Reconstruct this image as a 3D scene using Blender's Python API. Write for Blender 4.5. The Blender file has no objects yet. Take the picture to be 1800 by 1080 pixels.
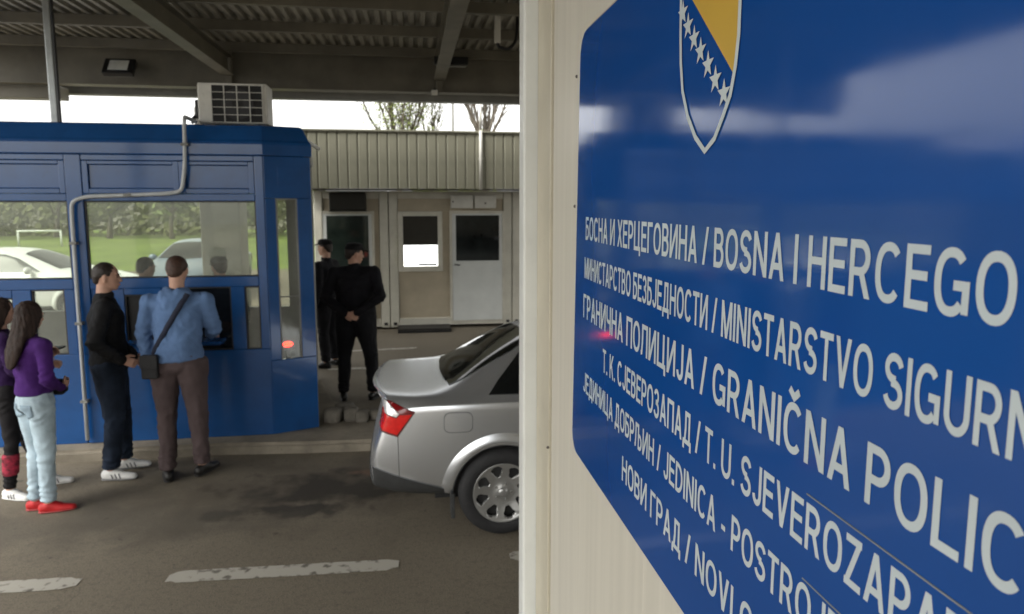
import bpy, bmesh, math, random
from mathutils import Vector, Matrix, noise
from mathutils.bvhtree import BVHTree
random.seed(7)
R = math.radians
S = bpy.context.scene
COL = S.collection

# ------------------------------------------------------------------ camera
cd = bpy.data.cameras.new('camera')
cam = bpy.data.objects.new('camera', cd); COL.objects.link(cam)
PITCH, YAW = 6.84277, 8.56362
cam.location = (0, 0, 2.25)
cam.rotation_euler = (R(90 - PITCH), 0, R(-YAW))
cd.sensor_width = 36.0; cd.lens = 24.0
cd.shift_y = -40.0 / 1800.0
cd.clip_start = 0.05; cd.clip_end = 600
cd.dof.use_dof = True; cd.dof.focus_distance = 1.05; cd.dof.aperture_fstop = 8.0
S.camera = cam

# ------------------------------------------------------------------ light
W = bpy.data.worlds.new('World'); S.world = W; W.use_nodes = True
wn = W.node_tree; wn.nodes.clear()
sky = wn.nodes.new('ShaderNodeTexSky'); sky.sky_type = 'NISHITA'; sky.sun_disc = False
SUN_EL, SUN_AZ = R(48), R(-125)          # azimuth measured from +Y towards +X
sky.sun_elevation = SUN_EL; sky.sun_rotation = SUN_AZ
sky.air_density = 1.0; sky.dust_density = 3.0; sky.ozone_density = 1.0
hs = wn.nodes.new('ShaderNodeHueSaturation'); hs.inputs['Saturation'].default_value = 0.06
bg = wn.nodes.new('ShaderNodeBackground'); bg.inputs['Strength'].default_value = 0.15
wo = wn.nodes.new('ShaderNodeOutputWorld')
wb = wn.nodes.new('ShaderNodeMix'); wb.data_type = 'RGBA'; wb.blend_type = 'MULTIPLY'; wb.inputs['Factor'].default_value = 1
wb.inputs['B'].default_value = (1.0, .99, .955, 1)
wn.links.new(sky.outputs[0], hs.inputs['Color']); wn.links.new(hs.outputs[0], wb.inputs['A']); wn.links.new(wb.outputs['Result'], bg.inputs['Color'])
wn.links.new(bg.outputs[0], wo.inputs['Surface'])
sl = bpy.data.lights.new('sun', 'SUN'); sl.energy = 0.8; sl.angle = R(25); sl.color = (1, .96, .9)
so = bpy.data.objects.new('sun', sl); COL.objects.link(so)
sd = Vector((math.sin(SUN_AZ) * math.cos(SUN_EL), math.cos(SUN_AZ) * math.cos(SUN_EL), math.sin(SUN_EL)))
so.rotation_euler = sd.to_track_quat('Z', 'Y').to_euler(); so.location = (-8, -8, 14)
S.view_settings.view_transform = 'Standard'; S.view_settings.look = 'None'
S.view_settings.gamma = 1.0; S.view_settings.use_curve_mapping = False
S.view_settings.exposure = 1.85

# ------------------------------------------------------------------ materials
MATS = {}
def mat(name, col, rough=.6, metal=0., var=.12, vscale=6., bump=0., bscale=60., coat=0., spec=.4, stretch=None, spots=0., emit=0.):
    if name in MATS: return MATS[name]
    m = bpy.data.materials.new(name); m.use_nodes = True; MATS[name] = m
    nt = m.node_tree; L = nt.links; b = nt.nodes['Principled BSDF']
    b.inputs['Roughness'].default_value = rough; b.inputs['Metallic'].default_value = metal
    b.inputs['Coat Weight'].default_value = coat; b.inputs['Coat Roughness'].default_value = .08
    b.inputs['Specular IOR Level'].default_value = spec
    tc = nt.nodes.new('ShaderNodeTexCoord'); vec = tc.outputs['Object']
    if stretch:
        mp = nt.nodes.new('ShaderNodeMapping'); mp.inputs['Scale'].default_value = stretch
        L.new(vec, mp.inputs['Vector']); vec = mp.outputs[0]
    n = nt.nodes.new('ShaderNodeTexNoise'); n.inputs['Scale'].default_value = vscale
    n.inputs['Detail'].default_value = 6; n.inputs['Roughness'].default_value = .6
    L.new(vec, n.inputs['Vector'])
    mx = nt.nodes.new('ShaderNodeMix'); mx.data_type = 'RGBA'
    c = Vector(col[:3])
    mx.inputs['A'].default_value = (*(c * (1 - var * 1.6)), 1); mx.inputs['B'].default_value = (*[min(1, x) for x in c * (1 + var)], 1)
    rp = nt.nodes.new('ShaderNodeMapRange'); rp.inputs[1].default_value = .3; rp.inputs[2].default_value = .7
    L.new(n.outputs['Fac'], rp.inputs[0]); L.new(rp.outputs[0], mx.inputs['Factor'])
    out = mx.outputs['Result']
    if spots:
        n2 = nt.nodes.new('ShaderNodeTexNoise'); n2.inputs['Scale'].default_value = vscale * 7; n2.inputs['Detail'].default_value = 3
        L.new(vec, n2.inputs['Vector'])
        r2 = nt.nodes.new('ShaderNodeMapRange'); r2.inputs[1].default_value = .62; r2.inputs[2].default_value = .72
        r2.inputs[4].default_value = spots
        L.new(n2.outputs['Fac'], r2.inputs[0])
        m2 = nt.nodes.new('ShaderNodeMix'); m2.data_type = 'RGBA'; m2.inputs['B'].default_value = (*(c * .35), 1)
        L.new(r2.outputs[0], m2.inputs['Factor']); L.new(out, m2.inputs['A']); out = m2.outputs['Result']
    L.new(out, b.inputs['Base Color'])
    if bump:
        n3 = nt.nodes.new('ShaderNodeTexNoise'); n3.inputs['Scale'].default_value = bscale; n3.inputs['Detail'].default_value = 4
        L.new(vec, n3.inputs['Vector'])
        bp = nt.nodes.new('ShaderNodeBump'); bp.inputs['Strength'].default_value = bump; bp.inputs['Distance'].default_value = .01
        L.new(n3.outputs['Fac'], bp.inputs['Height']); L.new(bp.outputs[0], b.inputs['Normal'])
    if emit:
        b.inputs['Emission Color'].default_value = (*col[:3], 1); b.inputs['Emission Strength'].default_value = emit
    return m

def glass_mat(name, tint, refl=1.45, rough=.02, haze=0.):
    if name in MATS: return MATS[name]
    m = bpy.data.materials.new(name); m.use_nodes = True; MATS[name] = m
    nt = m.node_tree; nt.nodes.clear(); L = nt.links
    o = nt.nodes.new('ShaderNodeOutputMaterial'); mx = nt.nodes.new('ShaderNodeMixShader')
    t = nt.nodes.new('ShaderNodeBsdfTransparent'); t.inputs[0].default_value = (*tint, 1)
    g = nt.nodes.new('ShaderNodeBsdfGlossy'); g.inputs['Roughness'].default_value = rough
    n = nt.nodes.new('ShaderNodeTexNoise'); n.inputs['Scale'].default_value = 1.3
    bp = nt.nodes.new('ShaderNodeBump'); bp.inputs['Strength'].default_value = .02
    L.new(n.outputs['Fac'], bp.inputs['Height']); L.new(bp.outputs[0], g.inputs['Normal'])
    f = nt.nodes.new('ShaderNodeFresnel'); f.inputs['IOR'].default_value = refl
    L.new(f.outputs[0], mx.inputs[0]); L.new(t.outputs[0], mx.inputs[1]); L.new(g.outputs[0], mx.inputs[2])
    if haze:  # pale diffuse layer paints the reflection haze into the glass
        df = nt.nodes.new('ShaderNodeBsdfDiffuse'); df.inputs[0].default_value = (.62, .64, .58, 1); m2 = nt.nodes.new('ShaderNodeMixShader')
        n2 = nt.nodes.new('ShaderNodeTexNoise'); n2.inputs['Scale'].default_value = 2.5; n2.inputs['Detail'].default_value = 6
        r2 = nt.nodes.new('ShaderNodeMapRange'); r2.inputs[1].default_value = .3; r2.inputs[2].default_value = .7; r2.inputs[3].default_value = haze * .5; r2.inputs[4].default_value = haze * 1.4
        L.new(n2.outputs['Fac'], r2.inputs[0]); L.new(r2.outputs[0], m2.inputs[0]); L.new(mx.outputs[0], m2.inputs[1]); L.new(df.outputs[0], m2.inputs[2]); mx = m2
    L.new(mx.outputs[0], o.inputs['Surface'])
    return m

BLUE = mat('booth_blue_paint', (.0075, .062, .205), .27, 0, .10, 3, coat=.4, spots=.15)
GREYP = mat('grey_painted_steel', (.19, .19, .175), .5, 0, .15, 3)
GALV = mat('galvanised_pipe', (.34, .36, .36), .38, .55, .12, 9)
CONDUIT = mat('grey_plastic_conduit', (.42, .44, .45), .4, 0, .1, 9)
ACW = mat('off_white_casing', (.60, .59, .54), .5, 0, .08, 5, spots=.2)
DARK = mat('dark_void', (.012, .012, .012), .7, 0, .2, 5)
BLACK = mat('black_plastic', (.014, .014, .015), .45, 0, .2, 9)
CREAM = mat('cream_cladding', (.48, .43, .33), .5, 0, .08, 2.0, spots=.08)
CREAM2 = mat('pale_cream_frame', (.60, .58, .50), .45, 0, .09, 3, spots=.12)
TANP = mat('tan_wall_panel', (.46, .40, .30), .55, 0, .1, 2)
WHITEP = mat('white_door_paint', (.64, .66, .64), .4, 0, .05, 3)
FASC = mat('beige_ribbed_fascia', (.205, .20, .150), .5, 0, .12, 2.5)
CANOPY = mat('canopy_steel_paint', (.165, .152, .118), .55, 0, .18, 2)
SHEET = mat('corrugated_roof_sheet', (.27, .255, .21), .5, .1, .15, 2)
CONC = mat('island_concrete', (.20, .175, .135), .9, 0, .25, 3, .5, 50, spots=.3)
STONE = mat('rubble_stone', (.13, .118, .098), .9, 0, .3, 9, .6, 40)
GLASS = glass_mat('booth_glass', (.92, .94, .90), 1.5, .03, .10)
DGLASS = glass_mat('dark_door_glass', (.30, .34, .32), 1.55)
TINT = glass_mat('tinted_car_glass', (.05, .06, .055), 1.5)
RUBBER = mat('tyre_rubber', (.016, .016, .017), .75, 0, .2, 12, .3, 80)
ALLOY = mat('alloy_wheel', (.42, .42, .41), .34, .75, .08, 9)

def asphalt():
    m = bpy.data.materials.new('worn_asphalt'); m.use_nodes = True
    nt = m.node_tree; L = nt.links; b = nt.nodes['Principled BSDF']; N = nt.nodes.new
    b.inputs['Roughness'].default_value = .82
    tc = N('ShaderNodeTexCoord'); P = tc.outputs['Object']
    def noise_(sc, det=5, vec=P):
        n = N('ShaderNodeTexNoise'); n.inputs['Scale'].default_value = sc; n.inputs['Detail'].default_value = det; L.new(vec, n.inputs['Vector']); return n.outputs['Fac']
    def rng(x, a, c, lo=0, hi=1):
        r = N('ShaderNodeMapRange'); r.inputs[1].default_value = a; r.inputs[2].default_value = c; r.inputs[3].default_value = lo; r.inputs[4].default_value = hi
        L.new(x, r.inputs[0]); return r.outputs[0]
    def mixc(f, A, B):
        x = N('ShaderNodeMix'); x.data_type = 'RGBA'
        L.new(f, x.inputs['Factor'])
        for k, v in (('A', A), ('B', B)):
            if isinstance(v, tuple): x.inputs[k].default_value = (*v, 1)
            else: L.new(v, x.inputs[k])
        return x.outputs['Result']
    def mul(a, c):
        x = N('ShaderNodeMath'); x.operation = 'MULTIPLY'; L.new(a, x.inputs[0])
        if isinstance(c, float): x.inputs[1].default_value = c
        else: L.new(c, x.inputs[1])
        return x.outputs[0]
    c = mixc(rng(noise_(.7), .35, .65), (.122, .101, .070), (.160, .135, .097))
    c = mixc(mul(rng(noise_(150, 3), .5, .72), .6), c, (.27, .245, .20))
    c = mixc(mul(rng(noise_(26, 6), .52, .68), .35), c, (.075, .062, .045))
    c = mixc(mul(rng(noise_(95, 3), .55, .68), .65), c, (.05, .043, .032))
    def blot(x, y, rx, ry, col, amt, nsc=2.6, sharp=.35):
        mp = N('ShaderNodeMapping'); mp.inputs['Location'].default_value = (-x / rx, -y / ry, 0); mp.inputs['Scale'].default_value = (1 / rx, 1 / ry, 0)
        L.new(P, mp.inputs['Vector'])
        ln = N('ShaderNodeVectorMath'); ln.operation = 'LENGTH'; L.new(mp.outputs[0], ln.inputs[0])
        ad = N('ShaderNodeMath'); ad.operation = 'ADD'; L.new(ln.outputs['Value'], ad.inputs[0]); L.new(rng(noise_(nsc, 7), .3, .7, -.75, .75), ad.inputs[1])
        return mixc(rng(ad.outputs[0], 1 - sharp, 1 + sharp, amt, 0), c, col)
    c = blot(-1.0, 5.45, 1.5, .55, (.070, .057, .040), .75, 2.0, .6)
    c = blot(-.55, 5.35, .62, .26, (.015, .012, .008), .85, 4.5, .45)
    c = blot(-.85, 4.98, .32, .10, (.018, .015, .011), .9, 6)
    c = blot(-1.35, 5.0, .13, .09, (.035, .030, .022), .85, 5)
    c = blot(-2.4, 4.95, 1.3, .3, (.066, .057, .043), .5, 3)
    c = blot(-.32, 5.62, .12, .06, (.19, .11, .07), .55, 5)
    # lane lanes rubbed dark and a few cracks
    v = N('ShaderNodeTexVoronoi'); v.feature = 'DISTANCE_TO_EDGE'; v.inputs['Scale'].default_value = .55
    dn = N('ShaderNodeVectorMath'); dn.operation = 'ADD'
    nn = N('ShaderNodeTexNoise'); nn.inputs['Scale'].default_value = 3; nn.inputs['Detail'].default_value = 6; L.new(P, nn.inputs['Vector'])
    L.new(P, dn.inputs[0]); L.new(nn.outputs['Color'], dn.inputs[1]); L.new(dn.outputs[0], v.inputs['Vector'])
    c = mixc(mul(rng(v.outputs['Distance'], .0, .006, 1, 0), rng(noise_(.9), .55, .65, 0, .45)), c, (.03, .026, .02))
    # small dark gum spots
    c = mixc(rng(noise_(9, 3), .69, .74, 0, .55), c, (.03, .026, .02))
    L.new(c, b.inputs['Base Color'])
    bp = N('ShaderNodeBump'); bp.inputs['Strength'].default_value = .5; bp.inputs['Distance'].default_value = .006
    L.new(noise_(140, 3), bp.inputs['Height']); L.new(bp.outputs[0], b.inputs['Normal'])
    return m
ASPH = asphalt()

def worn_paint():
    m = bpy.data.materials.new('worn_road_paint'); m.use_nodes = True
    nt = m.node_tree; L = nt.links; b = nt.nodes['Principled BSDF']; N = nt.nodes.new
    tc = N('ShaderNodeTexCoord'); n = N('ShaderNodeTexNoise'); n.inputs['Scale'].default_value = 14; n.inputs['Detail'].default_value = 8
    L.new(tc.outputs['Object'], n.inputs['Vector'])
    r = N('ShaderNodeMapRange'); r.inputs[1].default_value = .36; r.inputs[2].default_value = .46; L.new(n.outputs['Fac'], r.inputs[0])
    x = N('ShaderNodeMix'); x.data_type = 'RGBA'; x.inputs['A'].default_value = (.12, .11, .09, 1); x.inputs['B'].default_value = (.38, .36, .31, 1)
    L.new(r.outputs[0], x.inputs['Factor']); L.new(x.outputs['Result'], b.inputs['Base Color']); b.inputs['Roughness'].default_value = .7
    return m
PAINT = worn_paint()

# ------------------------------------------------------------------ mesh helpers
def link(name, me, m, parent=None, smooth=False):
    o = bpy.data.objects.new(name, me); COL.objects.link(o)
    if m: me.materials.append(m)
    if parent:
        o.parent = parent
    if smooth:
        me.polygons.foreach_set('use_smooth', [True] * len(me.polygons))
    return o
def rootmat(p):
    M = Matrix.Identity(4)
    while p:
        M = Matrix.LocRotScale(p.location, p.rotation_euler, p.scale) @ M; p = p.parent
    return M
def obj(name, bm, m, parent=None, smooth=False, local=False):
    if parent and not local: bm.transform(rootmat(parent).inverted())
    bm.normal_update()
    me = bpy.data.meshes.new(name); bm.to_mesh(me); bm.free()
    return link(name, me, m, parent, smooth)
def tag(o, label=None, cat=None, group=None, kind=None):
    if label: o['label'] = label
    if cat: o['category'] = cat
    if group: o['group'] = group
    if kind: o['kind'] = kind
    return o
def thing(name, label, cat, loc=(0, 0, 0), rz=0, group=None):
    o = bpy.data.objects.new(name, None); COL.objects.link(o); o.empty_display_size = .2
    o.location = loc; o.rotation_euler = (0, 0, rz)
    return tag(o, label, cat, group)
def kids(o): return [c for c in COL.objects if c.parent == o]
def dup(o, parent=None):
    c = o.copy(); COL.objects.link(c)
    if parent: c.parent = parent
    for k in kids(o): dup(k, c)
    return c
def NB(): return bmesh.new()
def bx(bm, x0, x1, y0, y1, z0, z1, bev=0., M=None):
    t = bmesh.new()
    vs = [t.verts.new((x, y, z)) for x in (x0, x1) for y in (y0, y1) for z in (z0, z1)]
    for f in ((0, 1, 3, 2), (4, 6, 7, 5), (0, 4, 5, 1), (2, 3, 7, 6), (0, 2, 6, 4), (1, 5, 7, 3)): t.faces.new([vs[i] for i in f])
    if bev: bmesh.ops.bevel(t, geom=t.edges[:], offset=bev, segments=2, affect='EDGES', profile=.5)
    bmesh.ops.recalc_face_normals(t, faces=t.faces)
    if M: t.transform(M)
    merge(bm, t); return bm
def merge(bm, t):
    me = bpy.data.meshes.new('t'); t.to_mesh(me); t.free(); bm.from_mesh(me); bpy.data.meshes.remove(me)
def box(name, m, parent, x0, x1, y0, y1, z0, z1, bev=0.):
    return obj(name, bx(NB(), x0, x1, y0, y1, z0, z1, bev), m, parent)
def prism(bm, poly, axis, a, b):
    """poly in the two other axes (cyclic order), extruded along axis from a to b"""
    def P(p, t):
        return {'x': (t, p[0], p[1]), 'y': (p[0], t, p[1]), 'z': (p[0], p[1], t)}[axis]
    v0 = [bm.verts.new(P(p, a)) for p in poly]; v1 = [bm.verts.new(P(p, b)) for p in poly]
    n = len(poly); fs = [bm.faces.new(v0[::-1]), bm.faces.new(v1)]
    for i in range(n): fs.append(bm.faces.new((v0[i], v0[(i + 1) % n], v1[(i + 1) % n], v1[i])))
    bmesh.ops.recalc_face_normals(bm, faces=fs)
    return bm
def tube(bm, pts, r, n=8, cap=True, radii=None):
    pts = [Vector(p) for p in pts]; rings = []
    up = None
    for i, p in enumerate(pts):
        d = (pts[min(i + 1, len(pts) - 1)] - pts[max(i - 1, 0)]).normalized()
        if up is None:
            up = Vector((0, 0, 1)) if abs(d.z) < .9 else Vector((1, 0, 0))
        s = d.cross(up).normalized(); up = s.cross(d).normalized()
        rr = radii[i] if radii else r
        rings.append([bm.verts.new(p + (s * math.cos(a) + up * math.sin(a)) * rr) for a in (2 * math.pi * k / n for k in range(n))])
    for A, B in zip(rings, rings[1:]):
        for k in range(n): bm.faces.new((A[k], A[(k + 1) % n], B[(k + 1) % n], B[k]))
    if cap: bm.faces.new(rings[0][::-1]); bm.faces.new(rings[-1])
    bmesh.ops.recalc_face_normals(bm, faces=bm.faces)
    return bm
def smooth_path(pts, rad, n=5):
    pts = [Vector(p) for p in pts]; out = [pts[0]]
    for a, b, c in zip(pts, pts[1:], pts[2:]):
        r = min(rad, (a - b).length * .45, (c - b).length * .45)
        p0 = b + (a - b).normalized() * r; p1 = b + (c - b).normalized() * r
        for i in range(n + 1):
            t = i / n; out.append(p0.lerp(b, t).lerp(b.lerp(p1, t), t))
    out.append(pts[-1]); return out
def lathe(bm, prof, n=40, M=None):
    t = bmesh.new(); rings = []
    for r, z in prof: rings.append([t.verts.new((r * math.cos(2 * math.pi * k / n), r * math.sin(2 * math.pi * k / n), z)) for k in range(n)])
    for A, B in zip(rings, rings[1:]):
        for k in range(n): t.faces.new((A[k], A[(k + 1) % n], B[(k + 1) % n], B[k]))
    bmesh.ops.recalc_face_normals(t, faces=t.faces)
    if M: t.transform(M)
    merge(bm, t); return bm

# ------------------------------------------------------------------ ground
def sheet(name, x0, x1, y0, y1, z, m, kind='structure', nx=1, ny=1):
    bm = NB(); bmesh.ops.create_grid(bm, x_segments=nx, y_segments=ny, size=.5)
    bm.transform(Matrix.Translation(((x0 + x1) / 2, (y0 + y1) / 2, z)) @ Matrix.Diagonal((x1 - x0, y1 - y0, 1, 1)))
    o = obj(name, bm, m); o['kind'] = kind; return o
FIELD = mat('far_grass_field', (.125, .175, .024), .9, 0, .25, .4, .4, 8)
sheet('ground', -300, 300, -60, 400, -.012, mat('bare_earth', (.12, .11, .08), .9, 0, .2, .3))
sheet('road', -60, 60, -40, 24, 0, ASPH)
sheet('grass_field', -200, 200, 24, 60, .004, FIELD)
def marking(x0, y0, x1, y1, w, seed):
    rnd = random.Random(seed); n = 40; d = Vector((x1 - x0, y1 - y0, 0)); L_ = d.length; d.normalize(); s = Vector((-d.y, d.x, 0))
    bm = NB(); A = []; B = []
    for i in range(n + 1):
        t = L_ * i / n; e = .05 * max(0, 1 - min(t, L_ - t) / .07)
        p = Vector((x0, y0, .004)) + d * t
        A.append(bm.verts.new(p + s * (w / 2 + rnd.uniform(-.003, .003) - e * rnd.random())))
        B.append(bm.verts.new(p - s * (w / 2 + rnd.uniform(-.003, .003) - e * rnd.random())))
    for i in range(n): bm.faces.new((B[i], B[i + 1], A[i + 1], A[i]))
    o = obj('road_marking', bm, PAINT); o['kind'] = 'structure'
marking(-1.475, 4.146, -.10, 4.09, .135, 1)
marking(-3.45, 4.215, -1.98, 4.165, .135, 2)
marking(.60, 4.075, 2.0, 4.03, .135, 3)
marking(-1.24, 10.42, .09, 10.53, .10, 4); marking(-1.13, 9.32, -.33, 9.30, .10, 5)
marking(.55, 9.30, 1.4, 9.29, .10, 6); marking(-4.5, 9.35, -2.9, 9.33, .10, 7); marking(1.4, 10.53, 3.4, 10.55, .10, 8)
# traffic island with a rounded kerb end
bm = NB()
pl = [(-9, 6.27), (-1.7, 6.22), (-.95, 6.15), (-.5, 6.13), (-.1, 6.12), (.5, 6.1), (4, 6.05), (7, 6.0), (7, 6.75), (2, 6.85), (-.25, 7.0), (-.5, 7.15), (-.85, 7.5), (-1.2, 8.9), (-9, 9.0)]
prism(bm, pl, 'z', -.02, .10)
bmesh.ops.bevel(bm, geom=[e for e in bm.edges if all(v.co.z > .09 for v in e.verts)], offset=.03, segments=3, affect='EDGES')
tag(obj('traffic_island', bm, CONC), kind='structure')

# ------------------------------------------------------------------ office wall with the sign
WX = .42
office = thing('office_cabin', 'cream clad office cabin whose long side wall carries the blue sign', 'building', (WX, 1.0, 0))
RIBC = mat('cream_wall_sheet', (.58, .55, .475), .42, 0, .05, 1.2, .04, 3, stretch=(8, 22, .5), spots=.0)
bm = NB(); y = -3.0
pts = []
while y < 1.972:                      # faint vertical micro ribs, real relief
    pts += [(y, WX), (y + .24, WX), (y + .244, WX - .0005), (y + .484, WX - .0005)]; y += .488
pts = [p for p in pts if p[0] <= 1.975] + [(1.978, WX)]
v = [[bm.verts.new((p[1], p[0], z)) for p in pts] for z in (.15, 3.35)]
for i in range(len(pts) - 1): bm.faces.new((v[0][i], v[1][i], v[1][i + 1], v[0][i + 1]))
obj('wall_sheet', bm, RIBC, office)
obj('wall_core', bx(NB(), WX + .004, WX + 2.6, -3, 2.26, .14, 3.4), CREAM, office)
obj('corner_trim', bx(NB(), WX - .007, WX + .006, 1.990, 2.192, .14, 3.4, .003), mat('cream_trim', (.50, .46, .36), .4, 0, .08, 3, spots=.1), office)
obj('corner_post', bx(NB(), WX - .052, WX + .10, 2.196, 2.285, .13, 3.42, .008), mat('white_corner_post', (.64, .65, .62), .42, 0, .05, 4, spots=.05), office)
obj('base_rail', bx(NB(), WX - .02, WX + 2.62, -3, 2.27, .0, .135, .01), GREYP, office)
obj('roof', bx(NB(), WX - .12, WX + 2.7, -3.1, 2.40, 3.425, 3.55, .01), GREYP, office)
for k, (yy, zz) in enumerate(((1.70, 2.56), (1.705, 2.24), (1.99, 1.5))):
    bm = NB(); bmesh.ops.create_uvsphere(bm, u_segments=8, v_segments=5, radius=.0045)
    bm.transform(Matrix.Translation((WX - .009 if k == 2 else WX - .001, yy, zz))); obj('rivet', bm, mat('dark_rivet', (.1, .09, .08), .6), office, True)

sign = thing('police_sign', 'large glossy blue enamel sign with shield emblem and white bilingual lettering', 'sign', (WX, .9, 2.1))
YS0, YS1, ZS0, ZS1 = -.75, 1.672, 1.628, 2.636
def rrect(x0, x1, z0, z1, r, n=8):
    out = []
    for cx, cz, a0 in ((x1 - r, z1 - r, 0), (x0 + r, z1 - r, 90), (x0 + r, z0 + r, 180), (x1 - r, z0 + r, 270)):
        for i in range(n + 1):
            a = R(a0 + 90 * i / n); out.append((cx + r * math.cos(a), cz + r * math.sin(a)))
    return out
def sign_mat(name, col, rough):
    m = mat(name, col, rough, 0, .05, 1.5, coat=0., spec=.55)
    nt = m.node_tree; b = nt.nodes['Principled BSDF']
    tc = nt.nodes['Texture Coordinate']; mp = nt.nodes.new('ShaderNodeMapping'); mp.inputs['Scale'].default_value = (1, 2.0, 3.0)
    n = nt.nodes.new('ShaderNodeTexNoise'); n.inputs['Scale'].default_value = 2.2; n.inputs['Detail'].default_value = 2
    bp = nt.nodes.new('ShaderNodeBump'); bp.inputs['Strength'].default_value = .035; bp.inputs['Distance'].default_value = .01
    nt.links.new(tc.outputs['Object'], mp.inputs[0]); nt.links.new(mp.outputs[0], n.inputs['Vector']); nt.links.new(n.outputs['Fac'], bp.inputs['Height']); nt.links.new(bp.outputs[0], b.inputs['Normal'])
    n2 = nt.nodes.new('ShaderNodeTexNoise'); n2.inputs['Scale'].default_value = 9; n2.inputs['Detail'].default_value = 9; n2.inputs['Roughness'].default_value = .7
    r2 = nt.nodes.new('ShaderNodeMapRange'); r2.inputs[1].default_value = .35; r2.inputs[2].default_value = .75; r2.inputs[3].default_value = rough - .015; r2.inputs[4].default_value = rough + .035
    nt.links.new(tc.outputs['Object'], n2.inputs['Vector']); nt.links.new(n2.outputs['Fac'], r2.inputs[0]); nt.links.new(r2.outputs[0], b.inputs['Roughness'])
    return m
SBLUE = sign_mat('sign_blue_enamel', (.0065, .062, .265), .085)
SWHITE = mat('sign_white_vinyl', (.50, .56, .58), .35, 0, .06, 6)
skew = lambda P: [(y + (.022 - .043 * (z - ZS0) / (ZS1 - ZS0) - .045 if y > .6 else 0), z) for y, z in P]
prism(bm := NB(), skew(rrect(YS0, YS1, ZS0, ZS1, .05)), 'x', WX - .016, WX - .005)
obj('sign_panel', bm, SBLUE, sign)
prism(bm := NB(), skew(rrect(YS0 - .006, YS1 + .006, ZS0 - .006, ZS1 + .006, .055)), 'x', WX - .0125, WX - .0015)
obj('edge_strip', bm, mat('sign_edge_metal', (.33, .31, .27), .5, .3, .15, 20), sign)
SX = WX - .0165                      # sign face

# stroke alphabet -----------------------------------------------------------
w_ = .145; L_ = w_ / 2; T_ = 1 - w_ / 2; B_ = w_ / 2
def arc(cx, cy, rx, ry, a0, a1, n=14, e=2.0):
    out = []
    for i in range(n + 1):
        a = R(a0 + (a1 - a0) * i / n); c, s = math.cos(a), math.sin(a)
        out.append((cx + rx * math.copysign(abs(c) ** (2 / e), c), cy + ry * math.copysign(abs(s) ** (2 / e), s)))
    return out
def bowl(x0, xr, y0, y1):
    ry = (y1 - y0) / 2; rx = min(ry * .95, (xr - x0) * .8); return [(x0, y1)] + arc(xr - rx, (y0 + y1) / 2, rx, ry, 90, -90) + [(x0, y0)]
st = lambda x, y0=0, y1=1: ('p', [(x, y0), (x, y1)])
hb = lambda y, x0, x1: ('p', [(x0, y), (x1, y)])
dg = lambda x0, y0, x1, y1: ('d', x0, y0, x1, y1)
cee = arc(.36, .5, .36 - L_, .5 - L_, 42, 318, 26, 2.3)
ess = arc(.32, .735, .235, .195, 12, 270, 18) + arc(.32, .27, .25, .20, 90, -168, 18)
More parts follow.
